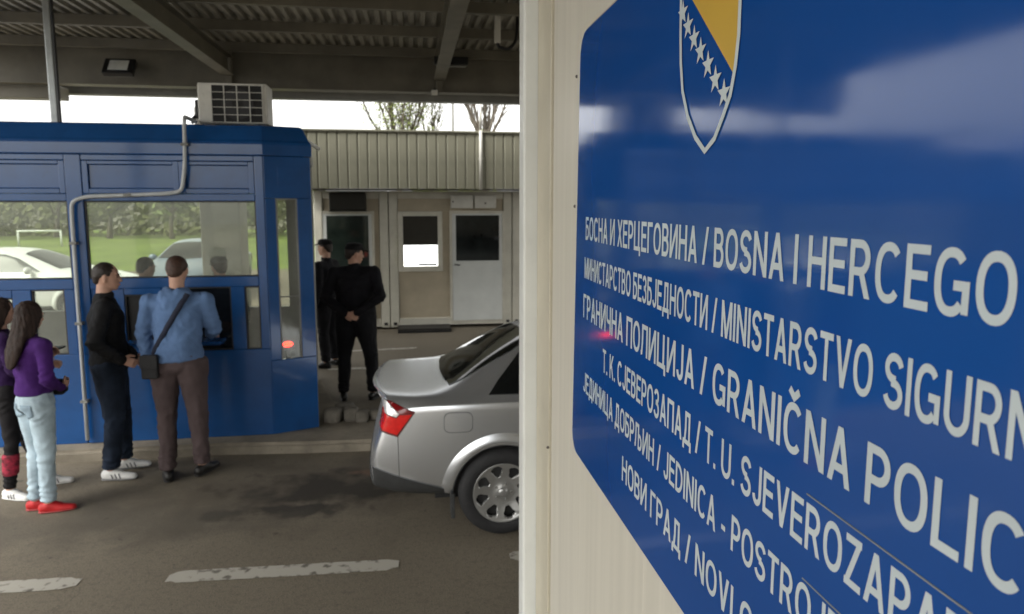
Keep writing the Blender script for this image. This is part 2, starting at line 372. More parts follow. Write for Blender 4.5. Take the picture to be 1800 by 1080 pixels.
G = {
 'A': (.70, [dg(.08, 0, .35, 1), dg(.62, 0, .35, 1), hb(.29, .17, .53)]),
 'Б': (.61, [st(L_), hb(T_, L_, .57), ('p', bowl(L_, .54, B_, .60))]),
 'B': (.63, [st(L_), ('p', bowl(L_, .52, .53, T_)), ('p', bowl(L_, .56, B_, .53))]),
 'Г': (.53, [st(L_), hb(T_, L_, .53)]),
 'Д': (.74, [('p', [(.17, B_), (.24, .45), (.25, T_), (.57, T_), (.57, B_)]), hb(B_, 0, .74), st(.06, -.17, B_), st(.68, -.17, B_)]),
 'E': (.58, [st(L_), hb(T_, L_, .57), hb(.53, L_, .53), hb(B_, L_, .58)]),
 'З': (.58, [('p', arc(.27, .745, .2, .185, 165, -90, 16) + arc(.27, .295, .235, .225, 90, -165, 18))]),
 'И': (.68, [st(L_), st(.68 - L_), dg(L_, 0, .68 - L_, 1)]),
 'N': (.68, [st(L_), st(.68 - L_), dg(L_, 1, .68 - L_, 0)]),
 'J': (.50, [('p', [(.43, 1)] + arc(.25, .27, .18, .2, 0, -175, 12))]),
 'K': (.67, [st(L_), dg(.12, .38, .57, 1), dg(.59, 0, .30, .62)]),
 'Л': (.67, [('p', [(0, .08), (.09, .10), (.15, .4), (.17, T_), (.60, T_), (.60, 0)])]),
 'Љ': (.98, [('p', [(0, .08), (.09, .10), (.15, .4), (.17, T_), (.52, T_), (.52, 0)]), ('p', bowl(.52, .90, B_, .57))]),
 'H': (.67, [st(L_), st(.67 - L_), hb(.53, L_, .67 - L_)]),
 'O': (.74, [('c', arc(.37, .5, .37 - L_, .5 - L_, 0, 348, 29, 2.25))]),
 'П': (.67, [('p', [(L_, 0), (L_, T_), (.67 - L_, T_), (.67 - L_, 0)])]),
 'P': (.61, [st(L_), ('p', bowl(L_, .54, .44, T_))]),
 'C': (.70, [('p', cee)]),
 'T': (.60, [hb(T_, 0, .60), st(.30, 0, T_)]),
 'X': (.66, [dg(.08, 0, .58, 1), dg(.58, 0, .08, 1)]),
 'Ц': (.76, [('p', [(L_, 1), (L_, B_), (.74, B_)]), st(.57), st(.69, -.17, B_)]),
 'Ч': (.62, [('p', [(L_, 1), (L_, .62), (.12, .48), (.24, .43), (.55, .43)]), st(.55)]),
 'G': (.76, [('p', cee), ('p', [(.42, .46), (.68, .46), (.68, .06)])]),
 'I': (.15, [st(L_)]),
 'D': (.69, [st(L_), ('p', bowl(L_, .62, B_, T_))]),
 'L': (.55, [('p', [(L_, 1), (L_, B_), (.55, B_)])]),
 'M': (.82, [st(L_), st(.82 - L_), dg(.09, 1, .41, 0), dg(.73, 1, .41, 0)]),
 'R': (.67, [st(L_), ('p', bowl(L_, .55, .45, T_)), dg(.58, 0, .36, .46)]),
 'S': (.64, [('p', ess)]),
 'U': (.68, [('p', [(L_, 1)] + arc(.34, .34, .34 - L_, .34 - L_, 180, 360, 14) + [(.68 - L_, 1)])]),
 'V': (.66, [dg(.08, 1, .33, 0), dg(.58, 1, .33, 0)]),
 'Z': (.60, [hb(T_, .02, .58), hb(B_, .01, .60), dg(.10, .08, .50, .92)]),
 '/': (.36, [dg(.05, 0, .31, 1)]), '-': (.34, [hb(.38, .03, .31)]), '.': (.15, [st(L_, 0, w_)]),
}
for a, b in zip('АВЕЈКМНОРСТХ', 'ABEJKMHOPCTX'): G[a] = G[b]
G['Č'] = (.70, G['C'][1] + [('p', [(.18, 1.24), (.36, 1.10), (.54, 1.24)])])
def stroke_polys(kind):
    """quads in letter space for one stroke"""
    if kind[0] == 'd':
        _, x0, y0, x1, y1 = kind; h = w_ / 2 * math.hypot(x1 - x0, y1 - y0) / abs(y1 - y0)
        return [[(x0 - h, y0), (x0 + h, y0), (x1 + h, y1), (x1 - h, y1)]]
    P = [Vector(p) for p in kind[1]]; closed = kind[0] == 'c'; n = len(P); Lf = []; Rt = []
    for i in range(n):
        a = P[i - 1] if (i or closed) else None; b = P[(i + 1) % n] if (i < n - 1 or closed) else None
        d0 = (P[i] - a).normalized() if a is not None else None; d1 = (b - P[i]).normalized() if b is not None else None
        d0 = d0 or d1; d1 = d1 or d0
        t = (d0 + d1).normalized(); nrm = Vector((-t.y, t.x)); k = w_ / 2 / max(.5, nrm.dot(Vector((-d0.y, d0.x))))
        Lf.append(P[i] + nrm * k); Rt.append(P[i] - nrm * k)
    return [[Rt[i], Rt[(i + 1) % n], Lf[(i + 1) % n], Lf[i]] for i in range(n if closed else n - 1)]
SP = .115
def adv(ch): return .30 if ch == ' ' else G[ch][0] + SP
def width(s): return sum(adv(c) for c in s)
def text_line(text, y0, z0, h, sx, parent):
    bm = NB(); cx = 0
    for ch in text:
        if ch != ' ':
            for k, s in enumerate(G[ch][1]):
                d = .00016 + .00004 * k; vm = {}
                def V(p):
                    q = (round(p[0], 5), round(p[1], 5))
                    if q not in vm: vm[q] = bm.verts.new((SX - d, y0 - (cx + p[0]) * sx, z0 + p[1] * h))
                    return vm[q]
                for q in stroke_polys(s):
                    try: bm.faces.new([V(p) for p in q])
                    except ValueError: pass
        cx += adv(ch)
    bm.normal_update()
    for f in bm.faces:
        if f.normal.x > 0: f.normal_flip()
    r = bmesh.ops.extrude_face_region(bm, geom=bm.faces[:])
    bmesh.ops.translate(bm, verts=[e for e in r['geom'] if isinstance(e, bmesh.types.BMVert)], vec=(-.00012, 0, 0))
    return obj('text_line', bm, SWHITE, parent)
# pixel -> point of the sign face (done once here to lay the lettering out in metres)
cy_, sy_ = math.cos(R(YAW)), math.sin(R(YAW)); cp_, sp_ = math.cos(R(PITCH)), math.sin(R(PITCH))
def face_pt(px, py):
    cx, cyy = (px - 900) / 1200., (500 - py) / 1200.
    fw = cp_ + cyy * sp_; up = cyy * cp_ - sp_; X = cx * cy_ + fw * sy_; Y = -cx * sy_ + fw * cy_
    t = SX / X; return Y * t, 2.25 + up * t
LINES = [
 ('БОСНА И ХЕРЦЕГОВИНА / BOSNA I HERCEGOVINA', 1030, 383, 421, 'БОСНА И ХЕРЦЕГОВИНА / BOSNA I HERCEG', 1722, 434, 571),
 ('МИНИСТАРСТВО БЕЗБЈЕДНОСТИ / MINISTARSTVO SIGURNOSTI', 1028, 453, 488, 'МИНИСТАРСТВО БЕЗБЈЕДНОСТИ / MINISTARSTVO ', 1558, 614, 718),
 ('ГРАНИЧНА ПОЛИЦИЈА / GRANIČNA POLICIJA', 1026, 515, 558, 'ГРАНИЧНА ПОЛИЦИЈА / GRANIČNA ', 1526, 778, 886),
 ('Т. К. СЈЕВЕРОЗАПАД / T. U. SJEVEROZAPAD', 1060, 612, 653, 'Т. К. СЈЕВЕРОЗАПАД / T. U. ', 1304, 798, 868),
 ('ЈЕДИНИЦА ДОБРЉИН / JEDINICA - POSTROJBA DOBRLJIN', 1026, 654, 690, 'ЈЕДИНИЦА ДОБРЉИН / JEDINICA - ', 1287, 902, 964),
 ('НОВИ ГРАД / NOVI GRAD', 1094, 799, 838, 'НОВИ ГРАД / NOVI ', 1302, 1050, 1125)]
for text, px0, pt, pb, pre, px1, pt1, pb1 in LINES:
    ya, za = face_pt(px0, pt); _, zb = face_pt(px0, pb); yb, _ = face_pt(px1, pt1)
    z1, z2 = face_pt(px1, pt1)[1], face_pt(px1, pb1)[1]
    top = (za + z1) / 2; bot = (zb + z2) / 2
    text_line(text, ya, bot, top - bot, (ya - yb) / width(pre), sign)
# pasted correction strip under the fourth line
(ya, za), (yb, zb_) = face_pt(1418, 872), face_pt(1440, 985)
zt = face_pt(1600, 1003)[1]
obj('pasted_strip', bx(NB(), SX - .00008, SX + .001, -.4, ya, zt - .091, zt), SBLUE, sign)
obj('strip_edge', bx(NB(), SX - .0005, SX + .001, -.4, ya, zt + .0003, zt + .0016), mat('dull_tape_edge', (.23, .24, .22), .6), sign)
obj('strip_edge', bx(NB(), SX - .0005, SX + .001, -.4, ya, zt - .0926, zt - .0913), MATS['dull_tape_edge'], sign)
# shield emblem
def fp(px, py): return face_pt(px, py)
left = [(1198.6, -40), (1198.4, 0), (1197.6, 60), (1198, 111), (1201, 161), (1210, 205), (1223.6, 241.7), (1240, 266)]
right = [(1257, 244), (1272, 205), (1285, 167), (1294, 117), (1300, 61), (1302.5, 0), (1304, -40)]
ol = [Vector(fp(*p)) for p in left + right]
ol = [Vector((ol[0].x, 2.595))] + ol + [Vector((ol[-1].x, 2.595))]
bm = NB(); n = len(ol); A = []; Bv = []
for i in range(n):
    t = (ol[(i + 1) % n] - ol[i - 1]).normalized(); nr = Vector((-t.y, t.x)) * .0042
    A.append(bm.verts.new((SX - .0012, *(ol[i] + nr)))); Bv.append(bm.verts.new((SX - .0012, *(ol[i] - nr))))
for i in range(n): bm.faces.new((A[i], A[(i + 1) % n], Bv[(i + 1) % n], Bv[i]))
obj('shield_outline', bm, SWHITE, sign)
tri = [fp(1289.5, 128), fp(1218, 0), (fp(1203, 0)[0], 2.59), (fp(1301, 0)[0], 2.59), fp(1301, 0), fp(1298.5, 61), fp(1293, 112)]
bm = NB(); bm.faces.new([bm.verts.new((SX - .0009, *p)) for p in tri]); obj('yellow_triangle', bm, mat('emblem_yellow', (.52, .33, .045), .35, 0, .04, 5), sign)
for k, (px, py) in enumerate([(1202, 23.6), (1211, 46), (1221.7, 68), (1233, 90), (1246, 114), (1259, 140), (1274, 164)]):
    c = Vector(fp(px, py)); bm = NB(); vs = []
    for i in range(10):
        a = R(90 + 36 * i); r = .0190 if i % 2 == 0 else .0076
        vs.append(bm.verts.new((SX - .0015, c.x - r * math.cos(a), c.y + r * math.sin(a))))
    vs.append(bm.verts.new((SX - .0015, c.x, c.y)))
    for i in range(10): bm.faces.new((vs[i], vs[(i + 1) % 10], vs[10]))
    obj('star', bm, SWHITE, sign)

# ------------------------------------------------------------------ canopy
can = thing('border_canopy', 'steel canopy roof of corrugated sheets spanning the lanes and booth', 'canopy', (0, 10, 0))
CX0, CX1, CY0, CY1, CZ = -5.95, 9.0, -3.0, 10.5, 4.30
xx = CX0; sheet_bm = None
def rib_sheet(x0, n):
    bm = NB(); pr = []
    for i in range(n):
        x = x0 + i * .125; pr += [(x, CZ), (x + .045, CZ), (x + .062, CZ + .038), (x + .108, CZ + .038)]
    pr.append((x0 + n * .125, CZ))
    v = [[bm.verts.new((p[0], y, p[1])) for p in pr] for y in (CY0, CY1)]
    for i in range(len(pr) - 1): bm.faces.new((v[0][i], v[0][i + 1], v[1][i + 1], v[1][i]))
    return bm
first = None
k = 0
while xx < CX1:
    if first is None:
        first = obj('roof_sheet', rib_sheet(xx, 8), SHEET, can)
    else:
        c = first.copy(); COL.objects.link(c); c.location.x += k * 1.0
    k += 1; xx += 1.0
def ibeam_y(bm, x, y0, y1, z0, z1, w, t=.012):
    bx(bm, x - w / 2, x + w / 2, y0, y1, z0, z0 + t); bx(bm, x - w / 2, x + w / 2, y0, y1, z1 - t, z1); bx(bm, x - t / 2, x + t / 2, y0, y1, z0 + t + .0005, z1 - t - .0005); return bm
def ibeam_x(bm, y, x0, x1, z0, z1, w, t=.012):
    bx(bm, x0, x1, y - w / 2, y + w / 2, z0, z0 + t); bx(bm, x0, x1, y - w / 2, y + w / 2, z1 - t, z1); bx(bm, x0, x1, y - t / 2, y + t / 2, z0 + t + .0005, z1 - t - .0005); return bm
for y in (9.55, 8.42, 7.32, 6.2, 5.1, 4.0, 2.9, 1.8, .7, -.4):
    bm = NB(); prism(bm, [(y - .03, CZ - .115), (y + .03, CZ - .115), (y + .03, CZ - .10), (y - .018, CZ - .10), (y - .018, CZ - .012), (y + .03, CZ - .012), (y + .03, CZ - .002), (y - .03, CZ - .002)], 'x', CX0, CX1)
    obj('purlin', bm, CANOPY, can)
for x in (-2.36, .46, 3.3, 6.1):
    obj('rafter', ibeam_y(NB(), x, CY0, 9.86, CZ - .36, CZ - .118, .16), CANOPY, can)
obj('girder', ibeam_x(NB(), 10.0, CX0, CX1, 3.785, CZ - .012, .20, .016), CANOPY, can)
for x in (-2.36, .46, 3.3, 6.1):
    obj('stiffener', bx(NB(), x - .04, x + .04, 9.905, 9.985, 3.802, CZ - .03, .004), CANOPY, can)
obj('edge_gutter', bx(NB(), CX0, CX1, 10.42, 10.6, 3.73, 3.86, .012), GREYP, can)
obj('side_beam', bx(NB(), CX0 - .02, CX0 + .10, CY0, 10.4, CZ - .12, CZ + .10, .004), CANOPY, can)
obj('end_beam', bx(NB(), CX0, -4.55, 10.1, 10.35, 3.62, 3.784, .01), CANOPY, can)
obj('column', bx(NB(), 8.5, 8.7, 9.9, 10.1, -.01, 3.784, .01), GREYP, can)
for x in (-4.9, 8.6): obj('column', bx(NB(), x - .1, x + .1, -.8, -.6, -.01, CZ - .36, .01), GREYP, can)

fl = thing('floodlight', 'square black floodlight with pale lens hung on the canopy girder', 'lamp', (-3.63, 9.7, 3.93))
Mx = Matrix.Translation((-3.63, 9.66, 3.97)) @ Matrix.Rotation(R(-38), 4, 'X')
obj('housing', bx(NB(), -.185, .185, -.03, .05, -.13, .13, .015, Mx), BLACK, fl)
obj('lens', bx(NB(), -.115, .115, -.037, -.028, -.085, .085, .003, Mx), mat('floodlight_lens', (.72, .74, .70), .25), fl)
obj('bracket', bx(NB(), -3.66, -3.60, 9.68, 9.985, 4.0, 4.05, .004), BLACK, fl)
jb = thing('junction_box', 'small white junction box under the canopy girder', 'box', (.38, 9.9, 3.76))
obj('casing', bx(NB(), .345, .43, 9.8, 9.88, 3.74, 3.805, .006), ACW, jb)
obj('cable', tube(NB(), [(.39, 9.85, 3.80), (.39, 9.9, 3.84)], .012, 6), BLACK, jb)
hl = thing('hanging_cable_duct', 'pale square duct with cables dropping from the canopy roof', 'duct', (.98, 7.9, 3.9))
obj('duct', bx(NB(), .955, 1.02, 7.6, 7.66, 3.97, CZ - .005, .004), ACW, hl)
obj('cable', tube(NB(), smooth_path([(.99, 7.63, 3.98), (1.0, 7.63, 3.93), (1.12, 7.65, 3.91), (1.2, 7.68, 4.0), (1.22, 7.7, 4.2), (1.22, 7.7, 4.29)], .06), .018, 6), BLACK, hl, True)
lt = thing('dark_strip_light', 'dark sealed strip light fixed below the roof sheets beside the rafter', 'lamp', (.6, 9.3, 4.1))
obj('tray', bx(NB(), .36, .80, 9.1, 9.22, 4.02, 4.12, .015), BLACK, lt)
obj('diffuser', bx(NB(), .39, .77, 9.11, 9.21, 4.0, 4.018, .006), GREYP, lt)

# ------------------------------------------------------------------ container offices beyond
def lit_panel():
    m = mat('lit_window_paper', (.95, .97, .95), .6, 0, .02, 4, emit=.8); return m
YC = 12.2
cb = thing('container_office', 'low cream container office under a beige ribbed fascia', 'building', (.2, YC, 0))
xs0, xs1 = -1.736, 6.0
x = xs0; proto = None; k = 0
while x < xs1:
    if proto is None:
        bm = NB(); prism(bm, [(x + .003, 11.412), (x + .022, 11.40), (x + .134, 11.40), (x + .155, 11.412), (x + .158, 11.436), (x, 11.436)], 'z', 2.475, 3.38)
        proto = obj('fascia_panel', bm, FASC, cb)
    else:
        c = proto.copy(); COL.objects.link(c); c.location.x += k * .158
    k += 1; x += .158
obj('fascia_cap', bx(NB(), xs0 - .02, xs1, 11.37, 11.5, 3.382, 3.41, .004), FASC, cb)
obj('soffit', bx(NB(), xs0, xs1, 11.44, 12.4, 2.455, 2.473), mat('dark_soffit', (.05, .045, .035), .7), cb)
obj('roof', bx(NB(), xs0, xs1, 11.44, 14.6, 3.33, 3.378), GREYP, cb)
obj('fascia_return', bx(NB(), xs0 - .03, xs0 - .002, 11.40, 14.6, 2.475, 3.38), GREYP, cb)
# walls of two container units
def unit(xa, xb):
    obj('wall_panel', bx(NB(), xa + .16, xb - .16, YC + .03, YC + .09, .16, 2.31), TANP, cb)
    for xx in (xa, xb - .15): obj('corner_column', bx(NB(), xx, xx + .15, YC, YC + .15, .03, 2.445, .012), CREAM2, cb)
    obj('bottom_rail', bx(NB(), xa + .153, xb - .153, YC + .004, YC + .13, .05, .19, .01), CREAM2, cb)
    obj('top_rail', bx(NB(), xa + .153, xb - .153, YC + .004, YC + .13, 2.313, 2.445, .01), CREAM2, cb)
    for xx in (xa + .03, xb - .12):
        obj('corner_casting', bx(NB(), xx + .02, xx + .08, YC - .006, YC + .01, .07, .12, .004), BLACK, cb)
    obj('foot_block', bx(NB(), xa + .0, xa + .3, YC + .1, YC + .4, 0, .048), STONE, cb)
    obj('body', bx(NB(), xa + .01, xb - .01, YC + .16, YC + 2.4, .05, 2.45), CREAM, cb)
unit(-1.62, -.36); unit(-.345, 1.83); unit(1.845, 4.2)
def door(xa, xb, za, zb, gz0, gz1, upper, lower, hx):
    d = obj('door', bx(NB(), xa + .045, xb - .045, YC - .012, YC + .028, za, zb - .05, .003), lower, cb)
    fb = NB(); bx(fb, xa, xa + .042, YC - .02, YC + .029, za, zb, .003); bx(fb, xb - .042, xb, YC - .02, YC + .029, za, zb, .003); bx(fb, xa + .043, xb - .043, YC - .02, YC + .029, zb - .048, zb, .003)
    obj('frame', fb, CREAM2, d)
    obj('pane', bx(NB(), xa + .11, xb - .10, YC - .018, YC - .013, gz0, gz1), upper, d)
    gb = NB(); q = .014
    bx(gb, xa + .11 - q, xb - .10 + q, YC - .024, YC - .0125, gz1 + .0005, gz1 + q); bx(gb, xa + .11 - q, xb - .10 + q, YC - .024, YC - .0125, gz0 - q, gz0 - .0005)
    obj('glazing_bead', gb, WHITEP, d)
    obj('handle', tube(NB(), smooth_path([(hx, YC - .015, gz0 - .06), (hx, YC - .05, gz0 - .06), (hx + .09, YC - .05, gz0 - .075)], .02), .011, 6), BLACK, d, True)
    return d
DARKPANE = mat('dark_window_pane', (.022, .026, .026), .05, 0, .5, 1.0)
door(.715, 1.70, .13, 2.10, 1.21, 2.02, DARKPANE, WHITEP, .80)
door(-1.52, -.60, .16, 2.10, 1.0, 2.02, mat('green_dark_pane', (.02, .03, .026), .06, 0, .5, 1.2), WHITEP, -1.42)
wd = obj('window', bx(NB(), -.10, .53, YC + .012, YC + .028, 1.16, 2.03), DARK, cb)
fb = NB(); X0, X1, Z0, Z1 = -.19, .585, 1.03, 2.09
bx(fb, X0, X0 + .085, YC - .03, YC + .029, Z0, Z1, .006); bx(fb, X1 - .08, X1, YC - .03, YC + .029, Z0, Z1, .006); bx(fb, X0 + .086, X1 - .081, YC - .03, YC + .029, Z1 - .08, Z1, .006); bx(fb, X0 + .086, X1 - .081, YC - .03, YC + .029, Z0, Z0 + .09, .006)
obj('frame', fb, CREAM2, wd)
for i in range(9):
    z = 1.50 + i * .055
    obj('slat', bx(NB(), -.098, .498, YC - .004, YC + .009, z, z + .051, .003), mat('dark_shutter_slat', (.028, .025, .017), .5), wd)
obj('lit_pane', bx(NB(), -.098, .498, YC - .0015, YC + .009, 1.125, 1.496), lit_panel(), wd)
obj('document_tray', bx(NB(), .16, .48, YC - .06, YC - .003, 1.14, 1.17, .004), BLACK, wd)
# meter boxes, shade box, mat, downpipe
mb = thing('meter_box', 'pale grey meter box above the white door, hinge side nearest the window', 'box', (.95, YC, 2.14))
obj('cabinet', bx(NB(), .735, 1.125, YC - .13, YC + .003, 2.145, 2.37, .008), ACW, mb)
obj('knob', bx(NB(), .76, .785, YC - .14, YC - .129, 2.25, 2.275), BLACK, mb)
mb2 = thing('meter_box', 'pale grey meter box above the white door, farther from the lit window', 'box', (1.35, YC, 2.14))
obj('cabinet', bx(NB(), 1.15, 1.535, YC - .13, YC + .003, 2.145, 2.37, .008), ACW, mb2)
obj('knob', bx(NB(), 1.33, 1.355, YC - .14, YC - .129, 2.22, 2.245), BLACK, mb2)
sb = thing('shade_box', 'dark roller shade box above the door behind the officers', 'box', (-1.0, YC, 2.1))
obj('casing', bx(NB(), -1.33, -.72, YC - .24, YC - .022, 2.115, 2.42, .02), mat('dark_brown_casing', (.02, .018, .014), .6), sb)
obj('lip', bx(NB(), -1.34, -.71, YC - .25, YC - .02, 2.095, 2.112), BLACK, sb)
dp = thing('rain_downpipe', 'thin white downpipe running down over the ribbed fascia', 'pipe', (1.18, 11.36, 2.4))
obj('pipe', tube(NB(), [(1.19, 11.36, 2.46), (1.19, 11.36, 3.42)], .026, 10), ACW, dp, True)
obj('bracket', bx(NB(), 1.155, 1.225, 11.35, 11.402, 2.95, 2.975), ACW, dp)
obj('upper_pipe', tube(NB(), [(1.19, 11.36, 3.42), (1.19, 11.36, 3.95)], .022, 10), ACW, dp, True)
mt = thing('door_step', 'dark rubber step below the tan wall panel, made taller to stand in for the shaded gap', 'step', (.1, YC - .3, 0))
obj('tread', bx(NB(), -.22, .70, YC - .42, YC - .02, .002, .075, .01), mat('dark_step_and_gap', (.03, .028, .024), .85), mt)  # tread raised so its dark colour also stands in for the shaded gap
obj('edge_strip', bx(NB(), -.22, .70, YC - .435, YC - .421, .002, .04), BLACK, mt)

# ------------------------------------------------------------------ booth
YB = 6.42
booth = thing('control_booth', 'blue painted passport control booth with large see-through windows', 'booth', (-3, YB + 1, .1))
zb, z1, z2, z3, z4, z5, z6, z7, z8 = .10, .915, 1.495, 1.585, 2.262, 2.325, 2.66, 2.79, 2.935
TH = .07
PA, PB = (-1.275, YB), (-.888, 6.575)              # chamfer start and end
XL = -6.1
def fr(name, x0, x1, za, zb_, d=0., m=BLUE, th=TH, par=None, bev=.006):
    return obj(name, bx(NB(), x0, x1, YB - d, YB + th, za, zb_, bev), m, par or booth)
fr('kick_panel', -2.88, PA[0], zb, z1); fr('kick_panel', XL, -2.885, zb, z1)
# posts
fr('post', -2.905, -2.775, z1, z6, .006); fr('post', -1.352, PA[0], z1, z6, .004); fr('post', XL, XL + .1, z1, z6)
# rails of the two bays
for x0, x1 in ((-2.773, -1.354), (XL + .102, -2.907)):
    fr('rail', x0, x1, z2, z3, .002); fr('header_rail', x0, x1, z4, z5, .002); fr('top_rail', x0, x1, z6 - .05, z6, .002)
    wid = x1 - x0
    # recessed header panels
    cuts = [x0, x0 + wid * .555, x1] if x0 > -2.8 else [x0, x1]
    for a, b in zip(cuts, cuts[1:]):
        fr('header_panel', a + .05, b - .05, z5 + .045, z6 - .085, -.020, th=.045)
        fb = NB(); bx(fb, a + .001, a + .049, YB - .001, YB + .05, z5 + .002, z6 - .053, .004); bx(fb, b - .049, b - .001, YB - .001, YB + .05, z5 + .002, z6 - .053, .004)
        bx(fb, a + .05, b - .05, YB - .001, YB + .05, z6 - .084, z6 - .053, .004); bx(fb, a + .05, b - .05, YB - .001, YB + .05, z5 + .002, z5 + .044, .004)
        obj('panel_frame', fb, BLUE, booth)
def pane(x0, x1, za, zb_, y=YB + .03, name='window', m=GLASS):
    wd_ = obj(name, bx(NB(), x0, x1, y, y + .006, za, zb_), m, booth)
    fb = NB(); q = .012
    for a in ((x0 - .001, x0 + q, za, zb_), (x1 - q, x1 + .001, za, zb_), (x0 + q, x1 - q, zb_ - q, zb_), (x0 + q, x1 - q, za, za + q)):
        bx(fb, a[0], a[1], y - .018, y - .001, a[2], a[3])
    obj('gasket', fb, BLACK, wd_); return wd_
pane(-2.774, -1.353, z3 + .001, z4 - .001); pane(XL + .103, -2.908, z3 + .001, z4 - .001)
# lower row: fixed panes, service hatch, plates
fr('lower_post', -2.62, -2.50, z1, z2 - .001); fr('lower_post', -1.60, -1.482, z1, z2 - .001); fr('lower_panel', -2.773, -2.621, z1, z2 - .001, -.012)
fr('hatch_divider', -2.19, -2.07, z1, z2 - .001, -.004)
pane(-2.069, -1.601, z1 + .001, z2 - .002, m=mat('dark_reflection_glass', (.008, .010, .013), .08, 0, .4, 3), name='hatch_row_pane')  # opaque pane, dark reflections painted into its colour
pane(-1.481, -1.353, z1 + .001, z2 - .002)
ht = pane(-2.499, -2.191, z1 + .06, z2 - .06, m=DARK, name='hatch_row_pane')
fr('hatch_sill', -2.499, -2.191, z1, z1 + .058); fr('hatch_head', -2.499, -2.191, z2 - .058, z2 - .001)
obj('counter_shelf', bx(NB(), -2.50, -1.66, YB - .20, YB - .001, 1.0, 1.03, .008), BLUE, booth)
pane(-3.25, -2.985, z1 + .001, z2 - .002); fr('lower_post', -2.984, -2.907, z1, z2 - .001); fr('lower_post', -3.40, -3.251, z1, z2 - .001)
pane(-3.66, -3.401, z1 + .001, z2 - .07); fr('hatch_head', -3.66, -3.401, z2 - .069, z2 - .001); fr('lower_panel', XL + .102, -3.661, z1, z2 - .001, -.012)
# chamfer face
CA = Vector((PA[0], PA[1], 0)); CB = Vector((PB[0], PB[1], 0)); cdv = (CB - CA); CL = cdv.length; ang = math.atan2(cdv.y, cdv.x)
CM = Matrix.Translation(CA) @ Matrix.Rotation(ang, 4, 'Z')
def ch(name, u0, u1, za, zb_, d=0., m=BLUE, th=.06, bev=.005, par=None):
    return obj(name, bx(NB(), u0, u1, -d, th, za, zb_, bev, CM), m, par or booth)
ch('corner_panel', .002, CL, zb, .80); ch('corner_panel', .002, CL, 2.285, z6, 0)
ch('corner_post', .002, .095, .801, 2.284); ch('corner_post', .285, CL, .801, 2.284)
cw = obj('corner_window', bx(NB(), .096, .284, .02, .026, .802, 2.283, 0, CM), GLASS, booth)
fb = NB(); bx(fb, .096, .108, .002, .018, .802, 2.283, 0, CM); bx(fb, .272, .284, .002, .018, .802, 2.283, 0, CM); bx(fb, .109, .271, .002, .018, 2.27, 2.283, 0, CM); bx(fb, .109, .271, .004, .018, 1.38, 1.392, 0, CM)
obj('gasket', fb, GREYP, cw)
ch('panel_recess', .12, CL - .08, 2.40, 2.57, .004, th=-.001, bev=.001)
# grey end wall, back wall with windows, floor and ceiling
E2 = (-1.06, 7.75)
def wallseg(name, a, b, za, zb_, th, m):
    A = Vector((*a, 0)); B = Vector((*b, 0)); d = (B - A); M = Matrix.Translation(A) @ Matrix.Rotation(math.atan2(d.y, d.x), 4, 'Z')
    return obj(name, bx(NB(), 0, d.length, 0, th, za, zb_, .004, M), m, booth)
wallseg('end_wall', (PB[0] + .001, PB[1] + .004), E2, zb, .95, .05, GREYP); wallseg('end_wall', (PB[0] + .001, PB[1] + .004), E2, 2.25, z6 + .05, .05, GREYP)
wallseg('end_post', (PB[0] + .001, PB[1] + .004), (-.905, 6.70), .951, 2.249, .05, GREYP)
YR = 8.35
obj('back_wall', bx(NB(), XL, -1.12, YR, YR + .06, zb, 1.02), GREYP, booth); obj('back_wall', bx(NB(), XL, -1.12, YR, YR + .06, 2.36, z6), GREYP, booth)
for a, b in ((XL, XL + .2), (-1.42, -1.12)): obj('back_post', bx(NB(), a, b, YR, YR + .06, 1.021, 2.359), GREYP, booth)
wallseg('end_wall', (-1.061, 7.76), (-1.12, YR), zb, z6, .05, GREYP)
for a, b in ((XL + .201, -1.421),):
    obj('back_window', bx(NB(), a, b, YR + .02, YR + .025, 1.022, 2.358), GLASS, booth)
obj('floor', bx(NB(), XL, -1.32, YB + .071, YR - .001, zb - .01, .16), GREYP, booth)
obj('ceiling', bx(NB(), XL, -1.32, YB + .08, YR - .001, 2.50, 2.53), ACW, booth)
# rounded cornice and roof cap following the plan
plan = [(XL - .02, YB), PA, PB, E2, (-1.12, YR + .06), (XL - .02, YR + .06)]
def offset_plan(o):
    P = [Vector(p) for p in plan]; out = []
    for i in range(len(P)):
        d0 = (P[i] - P[i - 1]).normalized(); d1 = (P[(i + 1) % len(P)] - P[i]).normalized()
        n0 = Vector((d0.y, -d0.x)); n1 = Vector((d1.y, -d1.x)); b = (n0 + n1).normalized()
        out.append(P[i] + b * (o / max(.4, b.dot(n0))))
    return out
prof = [(.0, z6 + .002), (.010, z6 + .004), (.014, z6 + .012), (.015, z6 + .10), (.010, z6 + .122), (-.005, z6 + .140), (-.062, z8 - .012), (-.085, z8), (-.5, z8 + .01)]
bm = NB(); rings = [[bm.verts.new((p.x, p.y, z)) for p in offset_plan(o)] for o, z in prof]
for A, Bq in zip(rings, rings[1:]):
    for i in range(len(plan)): bm.faces.new((A[i], A[(i + 1) % len(plan)], Bq[(i + 1) % len(plan)], Bq[i]))
bm.faces.new(rings[-1]); bmesh.ops.recalc_face_normals(bm, faces=bm.faces)
obj('roof_cap', bm, BLUE, booth)
bm = NB(); tube(bm, [(-1.0, 6.62, 2.86), (-.91, 7.4, 2.80)], .02, 6); obj('roof_edge_trim', bm, WHITEP, booth)
obj('base_strip', bx(NB(), XL, PA[0] - .02, YB + .02, YB + .1, .08, zb - .001), CONC, booth)

